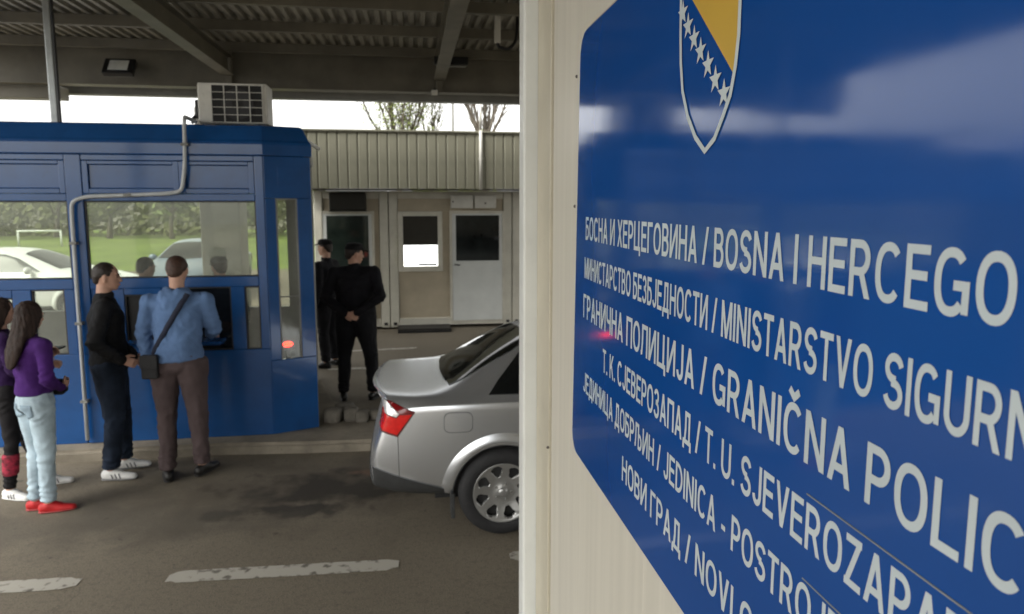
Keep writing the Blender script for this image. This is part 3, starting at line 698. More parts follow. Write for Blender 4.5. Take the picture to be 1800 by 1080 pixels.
# pole, air conditioner, conduit
pole = thing('canopy_pole', 'slim galvanised pole rising from the booth roof to the canopy', 'pole', (-3.30, 7.2, 2.9))
bm = NB(); bx(bm, -3.335, -3.265, 7.17, 7.24, 2.935, 4.295, .012); obj('shaft', bm, GALV, pole)
obj('foot_plate', bx(NB(), -3.37, -3.22, 7.13, 7.28, 2.936, 2.96), GALV, pole); obj('cable', tube(NB(), [(-3.25, 7.18, 2.95), (-3.25, 7.18, 4.29)], .012, 6), BLACK, pole)
ac = thing('air_conditioner', 'pale outdoor air conditioner unit with black grille on the booth roof', 'air conditioner', (-1.64, 6.9, 2.92))
AY = 6.78
obj('casing', bx(NB(), -1.905, -1.29, AY + .02, AY + .30, 2.975, 3.345, .014), ACW, ac)
obj('grille_recess', bx(NB(), -1.775, -1.33, AY + .012, AY + .0215, 2.985, 3.325), DARK, ac)
g = obj('grille', bx(NB(), -1.785, -1.320, AY + .004, AY + .018, 3.322, 3.333), ACW, ac)
for i in range(5):
    X = -1.785 + i * .1135; obj('bar', bx(NB(), X, X + .008, AY + .003, AY + .014, 2.98, 3.322), ACW, g)
for i in range(5):
    Z = 2.985 + i * .068; obj('bar', bx(NB(), -1.785, -1.32, AY + .0005, AY + .0028, Z, Z + .0055), ACW, g)
bm = NB(); lathe(bm, [(.004, -.004), (.05, -.006), (.052, .01), (.14, .012), (.141, .018)], 24, Matrix.Translation((-1.55, AY + .019, 3.155)) @ Matrix.Rotation(R(90), 4, 'X')); obj('fan', bm, BLACK, ac)
for X in (-1.85, -1.38): obj('foot', bx(NB(), X, X + .06, AY + .03, AY + .29, 2.935, 2.974), BLACK, ac)
obj('valve', bx(NB(), -1.955, -1.906, AY + .1, AY + .18, 3.03, 3.20, .01), BLACK, ac)
obj('side_hose', tube(NB(), smooth_path([(-1.93, AY + .14, 3.08), (-1.97, AY + .1, 3.03), (-1.95, AY + .0, 2.98)], .03), .016, 6), BLACK, ac, True)
cn = thing('wiring_conduit', 'grey conduit bent across the booth face from the roof to the kick panel', 'conduit', (-2.3, YB, .1))
YQ = YB - .04
path = smooth_path([(-1.93, AY + .02, 2.99), (-1.90, YQ - .0, 2.985), (-1.905, YQ, 2.92), (-1.915, YQ, 2.62), (-1.935, YQ, 2.46), (-1.955, YQ, 2.345), (-2.08, YQ, 2.325), (-2.73, YQ, 2.300), (-2.852, YQ, 2.26), (-2.858, YQ, 2.1), (-2.862, YQ, 1.2), (-2.868, YQ, .145)], .07)
obj('pipe', tube(NB(), path, .0165, 10), CONDUIT, cn, True)
for p in ((-1.91, 2.75), (-2.4, 2.313), (-2.86, 1.9), (-2.862, 1.2), (-2.866, .5)):
    obj('clip', bx(NB(), p[0] - .03, p[0] + .03, YQ - .024, YB - .007, p[1] - .012, p[1] + .012, .003), GREYP, cn)
rl = thing('red_window_glow', 'red glow low in the narrow corner window of the booth, built as an added emissive body', 'lamp', (-1.05, 6.62, .85))
lm = mat('red_glow_body', (1., .018, .006), .3, 0, .02, 4, emit=4.0)  # added emissive body stands in for the red glow in the window
obj_l = obj('glow_stem', bx(NB(), .15, .19, .065, .085, .80, .87, 0, CM), BLACK, rl)
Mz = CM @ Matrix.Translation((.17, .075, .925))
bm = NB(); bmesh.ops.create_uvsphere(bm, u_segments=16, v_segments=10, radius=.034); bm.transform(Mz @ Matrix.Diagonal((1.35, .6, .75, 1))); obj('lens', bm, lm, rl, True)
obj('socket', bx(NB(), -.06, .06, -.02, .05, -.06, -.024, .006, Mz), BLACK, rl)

# rubble by the booth corner
rnd = random.Random(3)
for i, (x, y, sx, sy, sz, lab) in enumerate([(-.77, 6.72, .16, .13, .14, 'pale rubble block nearest the booth corner'), (-.60, 6.75, .13, .13, .13, 'dull rubble block in the middle of the heap'), (-.49, 6.70, .12, .12, .11, 'rounded rubble stone touching the middle block'), (-.34, 6.76, .16, .13, .10, 'flat rubble stone closest to the silver car'), (-.68, 6.92, .2, .15, .12, 'broken rubble stone behind the other blocks')]):
    bm = NB(); bmesh.ops.create_cube(bm, size=1); bmesh.ops.subdivide_edges(bm, edges=bm.edges[:], cuts=3, use_grid_fill=True)
    for v in bm.verts:
        n_ = v.co.normalized() * .62; v.co = v.co.lerp(n_, .35) + noise.noise_vector(v.co * 2.3 + Vector((i * 7, 0, 0))) * .09
    bm.transform(Matrix.Translation((x, y, .10 + sz * .46)) @ Matrix.Rotation(rnd.uniform(-.5, .5), 4, 'Z') @ Matrix.Diagonal((sx, sy, sz, 1)))
    o = obj('rubble_stone', bm, STONE, None, True); tag(o, lab, 'stone', 'loose stones on the island')

# ------------------------------------------------------------------ cars
def evalmesh(bm, mods, name='m'):
    me = bpy.data.meshes.new(name); bm.to_mesh(me); bm.free()
    o = bpy.data.objects.new('temp', me); COL.objects.link(o)
    for t, kw in mods:
        md = o.modifiers.new(t, t)
        for k_, v_ in kw.items(): setattr(md, k_, v_)
    dg = bpy.context.evaluated_depsgraph_get()
    out = bpy.data.meshes.new_from_object(o.evaluated_get(dg)); out.name = name
    bpy.data.objects.remove(o); bpy.data.meshes.remove(me)
    return out
STN = [  # X, zb, B, C, D, E, F, G, H, zI   (half width, height)
 (0.00, .28, (.56, .28), (.64, .38), (.70, .56), (.705, .78), (.68, .875), (.60, .915), (.36, .922), .925),
 (0.04, .25, (.60, .25), (.69, .36), (.73, .55), (.74, .825), (.712, .915), (.63, .950), (.37, .957), .959),
 (0.25, .215, (.67, .215), (.76, .33), (.79, .56), (.785, .890), (.74, .932), (.65, .945), (.38, .947), .948),
 (0.58, .22, (.70, .22), (.77, .32), (.80, .56), (.80, .893), (.735, .940), (.62, .950), (.40, .950), .951),
 (0.74, .20, (.70, .20), (.77, .30), (.80, .56), (.80, .893), (.735, .958), (.605, 1.045), (.42, 1.065), 1.07),
 (1.10, .20, (.70, .20), (.77, .30), (.80, .56), (.80, .889), (.735, .958), (.545, 1.225), (.38, 1.262), 1.272),
 (1.34, .20, (.70, .20), (.77, .30), (.80, .56), (.80, .886), (.735, .956), (.525, 1.29), (.36, 1.335), 1.347),
 (1.95, .20, (.70, .20), (.77, .30), (.80, .56), (.80, .880), (.735, .953), (.545, 1.335), (.36, 1.388), 1.40),
 (2.45, .20, (.70, .20), (.77, .30), (.80, .56), (.80, .872), (.735, .948), (.555, 1.315), (.37, 1.368), 1.38),
 (2.78, .20, (.70, .20), (.77, .30), (.80, .56), (.80, .866), (.735, .942), (.56, 1.235), (.38, 1.285), 1.295),
 (3.36, .20, (.70, .20), (.77, .30), (.80, .55), (.80, .845), (.735, .92), (.63, .975), (.42, .99), .995),
 (3.56, .20, (.70, .20), (.77, .30), (.795, .54), (.79, .825), (.72, .895), (.60, .925), (.40, .935), .94),
 (4.12, .22, (.66, .22), (.72, .30), (.75, .50), (.74, .725), (.68, .80), (.54, .83), (.34, .845), .85),
 (4.42, .25, (.58, .25), (.64, .32), (.66, .46), (.65, .62), (.58, .70), (.48, .735), (.3, .75), .755),
 (4.50, .28, (.54, .28), (.58, .34), (.60, .46), (.58, .58), (.52, .65), (.44, .68), (.28, .695), .70)]
def make_car(label, cat, loc, rz, paint, group=None, lean=0.):
    root = thing('sedan_car', label, cat, loc, rz, group)
    bm = NB(); rows = []
    for s in STN:
        X, zb_, *mid, zi = s; half = [(0, zb_)] + list(mid) + [(0, zi)]
        full = [(w, z) for w, z in half] + [(-w, z) for w, z in half[-2:0:-1]]
        row = []
        for w, z in full:
            a = abs(w) / .8; dx = 0
            if X < .9: dx = .17 * a ** 2.6 * (1 - X / .9) ** 2
            if X > 3.6: dx = -.22 * a ** 2.4 * ((X - 3.6) / .9) ** 2
            if X < .5 and z < .66 and z > .3: dx = dx * .78 - .035 * (1 - X / .5)
            if X < .1: dx += .05 * max(0, (z - .62) / .33) if z > .62 else 0
            row.append(bm.verts.new((X + dx, w, z)))
        rows.append(row)
    n = len(rows[0])
    for A, B in zip(rows, rows[1:]):
        for i in range(n): bm.faces.new((A[i], A[(i + 1) % n], B[(i + 1) % n], B[i]))
    h = n // 2
    for row in (rows[0], rows[-1]):
        for i in range(h):
            a, b, c, d = row[i], row[i + 1], row[(n - i - 1) % n], row[(n - i) % n]
            q = [a, b] + ([c] if c is not b else []) + ([d] if d is not a else [])
            if len(q) >= 3: bm.faces.new(q)
    bmesh.ops.recalc_face_normals(bm, faces=bm.faces)
    cl = bm.edges.layers.float.new('crease_edge')
    for row_a, row_b in zip(rows, rows[1:]):
        for i in (4, n - 4):
            e = bm.edges.get((row_a[i], row_b[i]))
            if e: e[cl] = .55
    for i in range(5, n - 4):
        for ro in (rows[1],):
            e = bm.edges.get((ro[i], ro[(i + 1) % n]))
            if e and i not in (n - 4,): e[cl] = .7
    for v in bm.verts:                                   # slight settled lean of the bodywork
        v.co.z += lean * v.co.y * -1
    me = evalmesh(bm, [('SUBSURF', dict(levels=3, render_levels=3))], 'body')
    b2 = NB(); b2.from_mesh(me); bpy.data.meshes.remove(me)
    b2.normal_update(); bvh = BVHTree.FromBMesh(b2)
    WH = ((.95, .305), (3.60, .305)); WR = .305
    kill = []
    for f in b2.faces:
        c = f.calc_center_median()
        for wx, wz in WH:
            if math.hypot(c.x - wx, c.z - wz) < .375 and abs(c.y) > .52: kill.append(f)
    bmesh.ops.delete(b2, geom=list(set(kill)), context='FACES')
    body = obj('body', b2, paint, root, True, True)
    def project(o, d, off):
        hit = bvh.ray_cast(Vector(o), Vector(d))
        if hit[0] is None: hit = bvh.find_nearest(Vector(o) + Vector(d) * (2.4 if abs(d[1]) > .5 else 2.2))
        nn = hit[1]
        if nn.dot(Vector(d)) > 0: nn = -nn
        dv = (nn * .5 - Vector(d) * .8 + Vector((0, 0, .15))).normalized() if off < .03 and abs(d[1]) > .5 else nn
        return hit[0] + dv * off, nn
    def patch(name, poly, mode, m, off=.004, parent=root, depth=.012, sub=5, sgn=-1, fine=.026):
        t = NB(); P = []
        for i, p in enumerate(poly):
            q = poly[(i + 1) % len(poly)]; k_ = max(1, int(math.hypot(q[0] - p[0], q[1] - p[1]) / (fine * 1.2)))
            for j in range(k_): P.append((p[0] + (q[0] - p[0]) * j / k_, p[1] + (q[1] - p[1]) * j / k_))
        f = t.faces.new([t.verts.new((p[0], p[1], 0)) for p in P])
        bmesh.ops.triangulate(t, faces=[f])
        for _ in range(sub):
            long = [e for e in t.edges if e.calc_length() > fine]
            if long: bmesh.ops.subdivide_edges(t, edges=long, cuts=1); bmesh.ops.triangulate(t, faces=t.faces[:])
        for v in t.verts:
            a, b_ = v.co.x, v.co.y
            if mode == 'side': p_, n_ = project((a, 3 * sgn, b_), (0, -sgn, 0), off)
            elif mode == 'top': p_, n_ = project((a, b_, 3), (0, 0, -1), off)
            elif mode == 'rear': p_, n_ = project((-2, a, b_), (1, 0, 0), off)
            else: p_, n_ = project((7, a, b_), (-1, 0, 0), off)
            v.co = p_
        bmesh.ops.recalc_face_normals(t, faces=t.faces)
        c0 = sum((v.co for v in t.verts), Vector()) / len(t.verts)
        if sum((f.normal for f in t.faces), Vector()).dot(c0 - Vector((2.2, 0, .6))) < 0: bmesh.ops.reverse_faces(t, faces=t.faces)
        be = [e for e in t.edges if e.is_boundary]
        for e in be: e.smooth = False
        r = bmesh.ops.extrude_edge_only(t, edges=be)
        t.normal_update()
        for e in be: e.smooth = False
        for v in [g_ for g_ in r['geom'] if isinstance(g_, bmesh.types.BMVert)]:
            nn = bvh.find_nearest(v.co)[1]; v.co -= nn * depth
        return obj(name, t, m, parent, True, True)
    def flare(wx, wz, sgn):
        t = NB(); rings = []
        for r, off in ((.333, None), (.333, .012), (.343, .017), (.36, .019), (.38, .015), (.40, .007), (.415, .001), (.428, -.006)):
            ring = []
            for i in range(61):
                a = R(-14 + 208 * i / 60); x, z = wx + r * math.cos(a), wz + r * math.sin(a)
                p_, _ = project((x, 3 * sgn, max(z, .225)), (0, -sgn, 0), 0)
                y = p_.y + sgn * (off if off is not None else -.16)
                ring.append(t.verts.new((x, y, z)))
            rings.append(ring)
        for A, B in zip(rings, rings[1:]):
            for i in range(60): t.faces.new((A[i], A[i + 1], B[i + 1], B[i]))
        bmesh.ops.recalc_face_normals(t, faces=t.faces)
        obj('wheel_arch', t, paint, root, True, True)
        t = NB(); lathe(t, [(.30, -.1), (.36, -.1), (.36, .16), (.02, .161)], 32, Matrix.Translation((wx, sgn * .60, wz)) @ Matrix.Rotation(R(90), 4, 'X') @ Matrix.Diagonal((1, 1, sgn, 1)))
        bmesh.ops.delete(t, geom=[v for v in t.verts if v.co.z < .26], context='VERTS')
        obj('wheel_well', t, DARK, root, False, True)
    for wx, wz in WH:
        for sgn in (-1, 1): flare(wx, wz, sgn)
    plast = mat('dark_bumper_plastic', (.035, .036, .036), .6, 0, .15, 8)
    gap = mat('panel_gap_shadow', (.10, .10, .10), .6)
    for sgn in (-1, 1):
        patch('lower_bumper', [(.085, .495), (.29, .425), (.565, .335), (.60, .225), (.50, .225), (.25, .235), (.12, .28), (.09, .34)], 'side', plast, .008, sgn=sgn)
        patch('sill_trim', [(1.33, .33), (3.22, .33), (3.22, .215), (1.33, .215)], 'side', plast, .006, sgn=sgn)
        q = lambda px, py: (.11 + ((px - 690) * 1.13 + 28) * .00368, min(.945, .88 - ((py - 728) * 1.08 + 1.4) * .00372 - .008) - (.06 if sgn > 0 else 0))
        lamp = patch('tail_lamp', [q(*p) for p in ((659, 727), (664, 714), (675, 701), (690, 694), (728, 723), (700, 765), (671, 757), (660, 744))], 'side', mat('lamp_dark_edge', (.10, .012, .012), .3), .009, sgn=sgn)
        red = mat('tail_lamp_red', (.62, .015, .012), .12, 0, .1, 30, coat=.5); dred = mat('tail_lamp_deep_red', (.16, .004, .006), .12, 0, .1, 30, coat=.5)
        clr = mat('tail_lamp_clear', (.70, .68, .68), .10, .3, .15, 40, coat=.6)
        patch('stop_lens', [q(*p) for p in ((678, 703), (690, 697), (724, 723), (721, 726), (704, 726), (684, 707))], 'side', dred, .014, lamp, sgn=sgn)
        patch('reverse_lens', [q(*p) for p in ((663, 722), (668, 710), (676, 704), (683, 708), (703, 727), (699, 732), (681, 727))], 'side', clr, .014, lamp, sgn=sgn)
        patch('indicator_lens', [q(*p) for p in ((661, 728), (664, 724), (681, 729), (699, 734), (705, 728), (723, 727), (699, 761), (673, 754), (662, 743))], 'side', red, .014, lamp, sgn=sgn)
        rr = lambda x0, x1, z0_, z1_, r: rrect(x0, x1, z0_, z1_, r, 4)
        if sgn < 0:
            patch('fuel_door_gap', rr(.556, .748, .738, .878, .04), 'side', gap, .0012, sgn=sgn)
            patch('fuel_door', rr(.561, .743, .743, .873, .037), 'side', paint, .0028, depth=.006, sgn=sgn)
        patch('bumper_gap', [(.253, .728), (.258, .728), (.262, .44), (.257, .44)], 'side', gap, .0012, sgn=sgn)
        patch('door_gap', [(1.86, .93), (1.866, .93), (1.90, .34), (1.894, .34)], 'side', gap, .0012, sgn=sgn)
        patch('door_gap', [(2.92, .90), (2.926, .90), (2.95, .34), (2.944, .34)], 'side', gap, .0012, sgn=sgn)
        patch('side_window', [(.86, .973), (.93, 1.05), (1.09, 1.205), (1.22, 1.262), (1.82, 1.30), (1.84, .968)], 'side', TINT if False else mat('dark_side_glass', (.006, .007, .007), .06, 0, .1, 3, coat=.3), .004, sgn=sgn)
        patch('side_window', [(1.90, .968), (1.88, 1.30), (2.35, 1.285), (2.6, 1.21), (3.02, .965)], 'side', MATS['dark_side_glass'], .004, sgn=sgn)
        hl_ = patch('headlight', [(sgn * .32, .64), (sgn * .52, .65), (sgn * .60, .62), (sgn * .56, .54), (sgn * .34, .54)], 'front', clr, .006)
        patch('door_handle', rr(1.42, 1.60, .80, .83, .012), 'side', paint, .02, depth=.025, sgn=sgn)
        mt_ = NB(); bmesh.ops.create_uvsphere(mt_, u_segments=14, v_segments=8, radius=1); mt_.transform(Matrix.Translation((2.86, sgn * .84, 1.0)) @ Matrix.Diagonal((.06, .10, .07, 1))); obj('mirror', mt_, paint, root, True, True)
    rg = mat('dark_rear_glass', (.008, .009, .008), .06, 0, .4, 2.0, spec=.3)
    patch('rear_window', [(.605, -.555), (.575, -.3), (.565, 0), (.575, .3), (.605, .555), (.70, .555), (1.05, .495), (1.12, .455), (1.165, .25), (1.18, 0), (1.165, -.25), (1.12, -.455), (1.05, -.495), (.70, -.555)], 'top', rg, .007, fine=.04)
    patch('windscreen', [(2.66, -.46), (2.62, 0), (2.66, .46), (3.30, .58), (3.42, 0), (3.30, -.58)], 'top', rg, .007, fine=.05)
    patch('front_grille', [(-.25, .62), (.25, .62), (.2, .46), (-.2, .46)], 'front', plast, .006)
    patch('front_air_intake', [(-.5, .42), (.5, .42), (.5, .33), (-.5, .33)], 'front', plast, .006)
    patch('rear_valance', [(-.60, .478), (.60, .478), (.56, .30), (-.56, .30)], 'rear', plast, .006)
    obj('underbody', bx(NB(), .50, 4.1, -.58, .58, .20, .26), DARK, root, local=True)
    # mud flap behind the arch and the four wheels
    obj('mud_flap', bx(NB(), .60, .625, -.77, -.62, .13, .30, .004), plast, root, local=True)
    wheel = None
    for wx, wz in WH:
        for sgn in (-1, 1):
            if wheel is None:
                MW = Matrix.Rotation(R(90), 4, 'X')             # local wheel axis -> -Y outwards
                wheel = obj('wheel', lathe(NB(), [(.06, .03), (.12, .03), (.19, .012), (.19, -.12), (.0, -.12)], 40, MW), DARK, root, False, True)
                tb = NB(); lathe(tb, [(.200, .060), (.214, .072), (.245, .078), (.275, .070), (.292, .052), (.301, .030), (.303, 0), (.303, -.10), (.296, -.125), (.27, -.14), (.20, -.135)], 56, MW)
                obj('tyre', tb, RUBBER, wheel, True, True)
                rb = NB(); NA = 168
                RS = [.0, .018, .030, .048, .075, .098, .112, .124, .136, .148, .158, .167, .175, .184, .193, .203, .209]
                ZS = [.050, .050, .048, .040, .036, .038, .041, .044, .047, .050, .053, .055, .057, .058, .060, .068, .064]
                g_ = [[rb.verts.new((r * math.cos(2 * math.pi * k_ / NA), r * math.sin(2 * math.pi * k_ / NA), z)) for k_ in range(NA)] for r, z in zip(RS[1:], ZS[1:])]
                cv = rb.verts.new((0, 0, ZS[0]))
                for k_ in range(NA): rb.faces.new((cv, g_[0][k_], g_[0][(k_ + 1) % NA]))
                NS = 8
                for j in range(len(g_) - 1):
                    rm = (RS[j + 1] + RS[j + 2]) / 2
                    for k_ in range(NA):
                        a = 2 * math.pi * (k_ + .5) / NA; per = 2 * math.pi / NS; da = abs(((a + .12) % per) - per / 2)
                        if .112 < rm < .182:
                            u = (rm - .112) / .07; wmax = .255 * min(1, (u * 3.2 + .25)) * min(1, (1 - u) * 3.0 + .35)
                            wmax = min(wmax, .11 + .19 * u)
                            if da < wmax: continue
                        rb.faces.new((g_[j][k_], g_[j + 1][k_], g_[j + 1][(k_ + 1) % NA], g_[j][(k_ + 1) % NA]))
                for _ in range(4):
                    bv = [v for v in rb.verts if v.is_boundary and .10 < math.hypot(v.co.x, v.co.y) < .19]
                    bmesh.ops.smooth_vert(rb, verts=bv, factor=.5, use_axis_x=True, use_axis_y=True)
                bmesh.ops.recalc_face_normals(rb, faces=rb.faces)
                if sum(f.normal.z for f in rb.faces) < 0: bmesh.ops.reverse_faces(rb, faces=rb.faces)
                be = [e for e in rb.edges if e.is_boundary]; r_ = bmesh.ops.extrude_edge_only(rb, edges=be)
                bmesh.ops.translate(rb, verts=[v for v in r_['geom'] if isinstance(v, bmesh.types.BMVert)], vec=(0, 0, -.028))
                rb.transform(MW); obj('rim', rb, ALLOY, wheel, True, True)
                bb = NB()
                for k_ in range(5):
                    a = 2 * math.pi * k_ / 5; t = NB(); bmesh.ops.create_cone(t, segments=6, radius1=.009, radius2=.008, depth=.014, cap_ends=True); t.transform(MW @ Matrix.Translation((.056 * math.cos(a), .056 * math.sin(a), .044))); merge(bb, t)
                obj('wheel_bolts', bb, GREYP, wheel, False, True)['kind'] = 'stuff'
                hb_ = NB(); lathe(hb_, [(.001, .062), (.02, .062), (.030, .058), (.034, .045)], 24, MW); obj('hub_cap', hb_, ALLOY, wheel, True, True)
                wheel.location = (wx, -.742, wz)
            else:
                w2 = dup(wheel, root); w2.location = (wx, .742 * sgn, wz); w2.rotation_euler = (0, R(20), R(180) if sgn > 0 else 0)
    return root
SILVER = mat('silver_car_paint', (.77, .795, .83), .27, .88, .012, 8, coat=.2)
make_car('silver four-door sedan with red and clear wraparound tail lamp, beside the kerb', 'car', (-.352, 5.165, 0), 0, SILVER, lean=.040)
make_car('white sedan waiting on the far lane behind the booth', 'car', (-9.8, 14.5, 0), 0, mat('white_car_paint', (.72, .73, .72), .3, 0, .03, 5, coat=.5))
make_car('blue grey sedan facing the booth on the far lane', 'car', (-5.0, 19.6, 0), R(-90), mat('blue_grey_car_paint', (.14, .18, .23), .3, .2, .03, 5, coat=.5))

# ------------------------------------------------------------------ people
_ico = bmesh.new(); bmesh.ops.create_icosphere(_ico, subdivisions=3, radius=1); ICO = [v.co.copy() for v in _ico.verts]; _ico.free()
def hullgroup(bm, g):
    t = bmesh.new()
    for e in g:
        c = Vector(e[0]); r = e[1]; r = (r, r, r) if not isinstance(r, (tuple, list)) else r; M = e[2] if len(e) > 2 else None
        for p in ICO:
            q = Vector((p.x * r[0], p.y * r[1], p.z * r[2]))
            t.verts.new(c + (M @ q if M else q))
    res = bmesh.ops.convex_hull(t, input=t.verts[:])
    bmesh.ops.delete(t, geom=list({v for v in res['geom_interior'] + res['geom_unused'] if isinstance(v, bmesh.types.BMVert)}), context='VERTS')
    merge(bm, t)
def blob(groups, voxel, it=4, fold=None, floor=None, name='b', creases=()):
    bm = NB()
    for g in groups: hullgroup(bm, g)
    mods = [('REMESH', dict(mode='VOXEL', voxel_size=voxel))]
    if it: mods.append(('SMOOTH', dict(factor=.5, iterations=it)))
    me = evalmesh(bm, mods, name)
    out = NB(); out.from_mesh(me); bpy.data.meshes.remove(me)
    if fold:
        amp, sc, seed = fold; out.normal_update(); sc = Vector(sc); o_ = Vector((seed * 3.1, seed * 1.7, seed))
        for v in out.verts:
            p = Vector((v.co.x * sc.x, v.co.y * sc.y, v.co.z * sc.z)) + o_
            nn = noise.noise(p) * .7 + (abs(noise.noise(p * 1.9 + o_)) - .25) * .8
            v.co += v.normal * nn * amp
    if creases:
        out.normal_update()
        for v in out.verts:
            for c, rad, amp, fr, seed in creases:
                d2 = (v.co - c).length_squared / (rad * rad)
                if d2 < 4:
                    q = v.co * 7 + Vector((seed, seed * 2.3, 0)); w = noise.noise(q)
                    v.co += v.normal * amp * math.exp(-d2) * (1 - 2 * abs(math.sin((v.co.z - c.z) * fr + w * 5 + (v.co.x - v.co.y) * 6)))
    if floor is not None:
        for v in out.verts: v.co.z = max(v.co.z, floor)
    return out
SKIN = mat('skin', (.48, .28, .20), .5, 0, .08, 20)
def V3(*a): return Vector(a)
def person(label, loc, rz, h, J=None, g=1.0, top=None, legs=None, shoes=None, hair=None, hairstyle='short', head=(0, 0), hem=.93, cap=None, feet=(0, 0), shoe_m2=None,
           hands=None, wide=1.0, group=None, legw=1.0, fold=.010, female=False, sleeve=1.0, collar=True, hood=False, belt=None, voxel=.011):
    s = h / 1.8
    D = dict(pel=(0, 0, .985), waist=(0, 0, 1.12), chest=(0, 0, 1.33), neck=(0, -.01, 1.52), head=(0, .015, 1.675),
             shL=(-.185, 0, 1.45), shR=(.185, 0, 1.45), elL=(-.235, -.03, 1.16), elR=(.235, -.03, 1.16), wrL=(-.24, .03, .92), wrR=(.24, .03, .92),
             hipL=(-.09, 0, .94), hipR=(.09, 0, .94), knL=(-.10, .015, .50), knR=(.10, .015, .50), anL=(-.11, -.02, .085), anR=(.11, -.02, .085))
    if J: D.update(J)
    D = {k_: Vector(v_) * s for k_, v_ in D.items()}
    root = thing('person', label, 'person', loc, rz, group)
    sw = .88 if female else 1.0
    def E(p, r, M=None):
        r = (r, r, r) if not isinstance(r, (tuple, list)) else r
        e = (p, tuple(x * s for x in r)); return e + ((M,) if M else ())
    o = lambda x, y, z: Vector((x, y, z)) * s
    yaw, pitch = head
    MH = Matrix.Rotation(yaw, 3, 'Z') @ Matrix.Rotation(pitch, 3, 'X')
    hp = lambda x, y, z: D['head'] + MH @ o(x, y, z)
    # ---- body: one continuous surface
    B = [[E(D['pel'], (.13, .09, .09)), E(D['waist'], (.115, .08, .08))], [E(D['waist'], (.115, .08, .08)), E(D['chest'], (.14, .09, .11))],
         [E(D['chest'] + o(0, 0, .04), (.12, .08, .07)), E(D['neck'] - o(0, 0, .03), (.05, .05, .04))],
         [E(D['neck'] - o(0, 0, .02), (.056, .056, .04)), E(hp(0, -.02, -.06), (.054, .058, .05))]]
    for q in 'LR':
        B += [[E(D['chest'] + o(0, 0, .05), .06), E(D['sh' + q], .045)], [E(D['sh' + q], .045), E(D['el' + q], .036)], [E(D['el' + q], .036), E(D['wr' + q], (.024, .024, .024))],
              [E(D['pel'], (.09, .08, .07)), E(D['hip' + q], .07)], [E(D['hip' + q], .07), E(D['kn' + q], .048)], [E(D['kn' + q], .048), E(D['an' + q], .036)]]
    B += [[E(hp(0, -.012, .022), (.075, .094, .094), MH)], [E(hp(0, .022, -.01), (.064, .066, .07), MH), E(hp(0, .052, -.088), (.030, .026, .022), MH)],
          [E(hp(0, -.01, -.03), (.066, .07, .06), MH), E(hp(0, .03, -.075), (.045, .04, .03), MH)],
          [E(hp(0, .084, .008), (.008, .008, .01), MH), E(hp(0, .098, -.030), (.014, .013, .011), MH)],
          [E(hp(-.035, .074, .020), (.016, .010, .008), MH), E(hp(.035, .074, .020), (.016, .010, .008), MH)],
          [E(hp(0, .083, -.060), (.022, .008, .008), MH)]]
    for sx_ in (-1, 1): B += [[E(hp(sx_ * .076, -.008, .005), (.009, .017, .018), MH), E(hp(sx_ * .074, -.004, -.025), (.008, .010, .012), MH)]]
    body = blob(B, .0072, 2)
    def hand(w, d, nrm, curl, side):
        d = d.normalized(); nrm = (nrm - d * nrm.dot(d)).normalized(); sd_ = d.cross(nrm) * side
        M = Matrix((sd_, d, nrm)).transposed(); gs = [[E(w, (.026, .02, .02), M), E(w + d * .05 * s, (.036, .03, .015), M), E(w + d * .085 * s, (.038, .016, .013), M)]]
        for i, ln in enumerate((.068, .076, .070, .055)):
            b0 = w + d * .088 * s + sd_ * (.029 - .0195 * i) * s
            d1 = (d * math.cos(curl * .6) + nrm * math.sin(curl * .6)); d2 = (d * math.cos(curl * 1.5) + nrm * math.sin(curl * 1.5))
            m1 = b0 + d1 * ln * .52 * s; m2 = m1 + d2 * ln * .5 * s
            gs += [[E(b0, .0090), E(m1, .0085)], [E(m1, .0085), E(m2, .0070)]]
        t0 = w + d * .022 * s + sd_ * .028 * s; t1 = t0 + (sd_ * .55 + d * .75 + nrm * .35).normalized() * .042 * s; t2 = t1 + (sd_ * .1 + d * .9 + nrm * .4).normalized() * .034 * s
        gs += [[E(t0, .013), E(t1, .0105)], [E(t1, .0105), E(t2, .0085)]]
        return gs
    HH = hands or {}
    for q in 'LR':
        if q in HH and HH[q] is None: continue
        d, nrm, curl = HH.get(q, (D['wr' + q] - D['el' + q], Vector((1 if q == 'L' else -1, 0, 0)), .45))
        t = blob(hand(D['wr' + q], Vector(d), Vector(nrm), curl, 1 if q == 'R' else -1), .0042, 2); merge(body, t)
    obj('body', body, SKIN, root, True, True)
    # ---- face details
    em = mat('eye_dark', (.02, .015, .012), .2); lipm = mat('lips', (.36, .14, .11), .45)
    for sx_ in (-1, 1):
        t = NB(); bmesh.ops.create_uvsphere(t, u_segments=10, v_segments=6, radius=.0075 * s); t.transform(Matrix.Translation(hp(sx_ * .031, .079, .002)) @ Matrix.Diagonal((1.2, .7, .55, 1))); obj('eye', t, em, root, True, True)
        t = NB(); tube(t, [hp(sx_ * .016, .090, .022), hp(sx_ * .034, .088, .027), hp(sx_ * .052, .074, .020)], .0030 * s, 6); obj('eyebrow', t, hair or em, root, True, True)
    t = NB(); bmesh.ops.create_uvsphere(t, u_segments=10, v_segments=6, radius=1); t.transform(Matrix.Translation(hp(0, .087, -.060)) @ MH.to_4x4() @ Matrix.Diagonal((.021 * s, .006 * s, .0075 * s, 1))); obj('mouth', t, lipm, root, True, True)
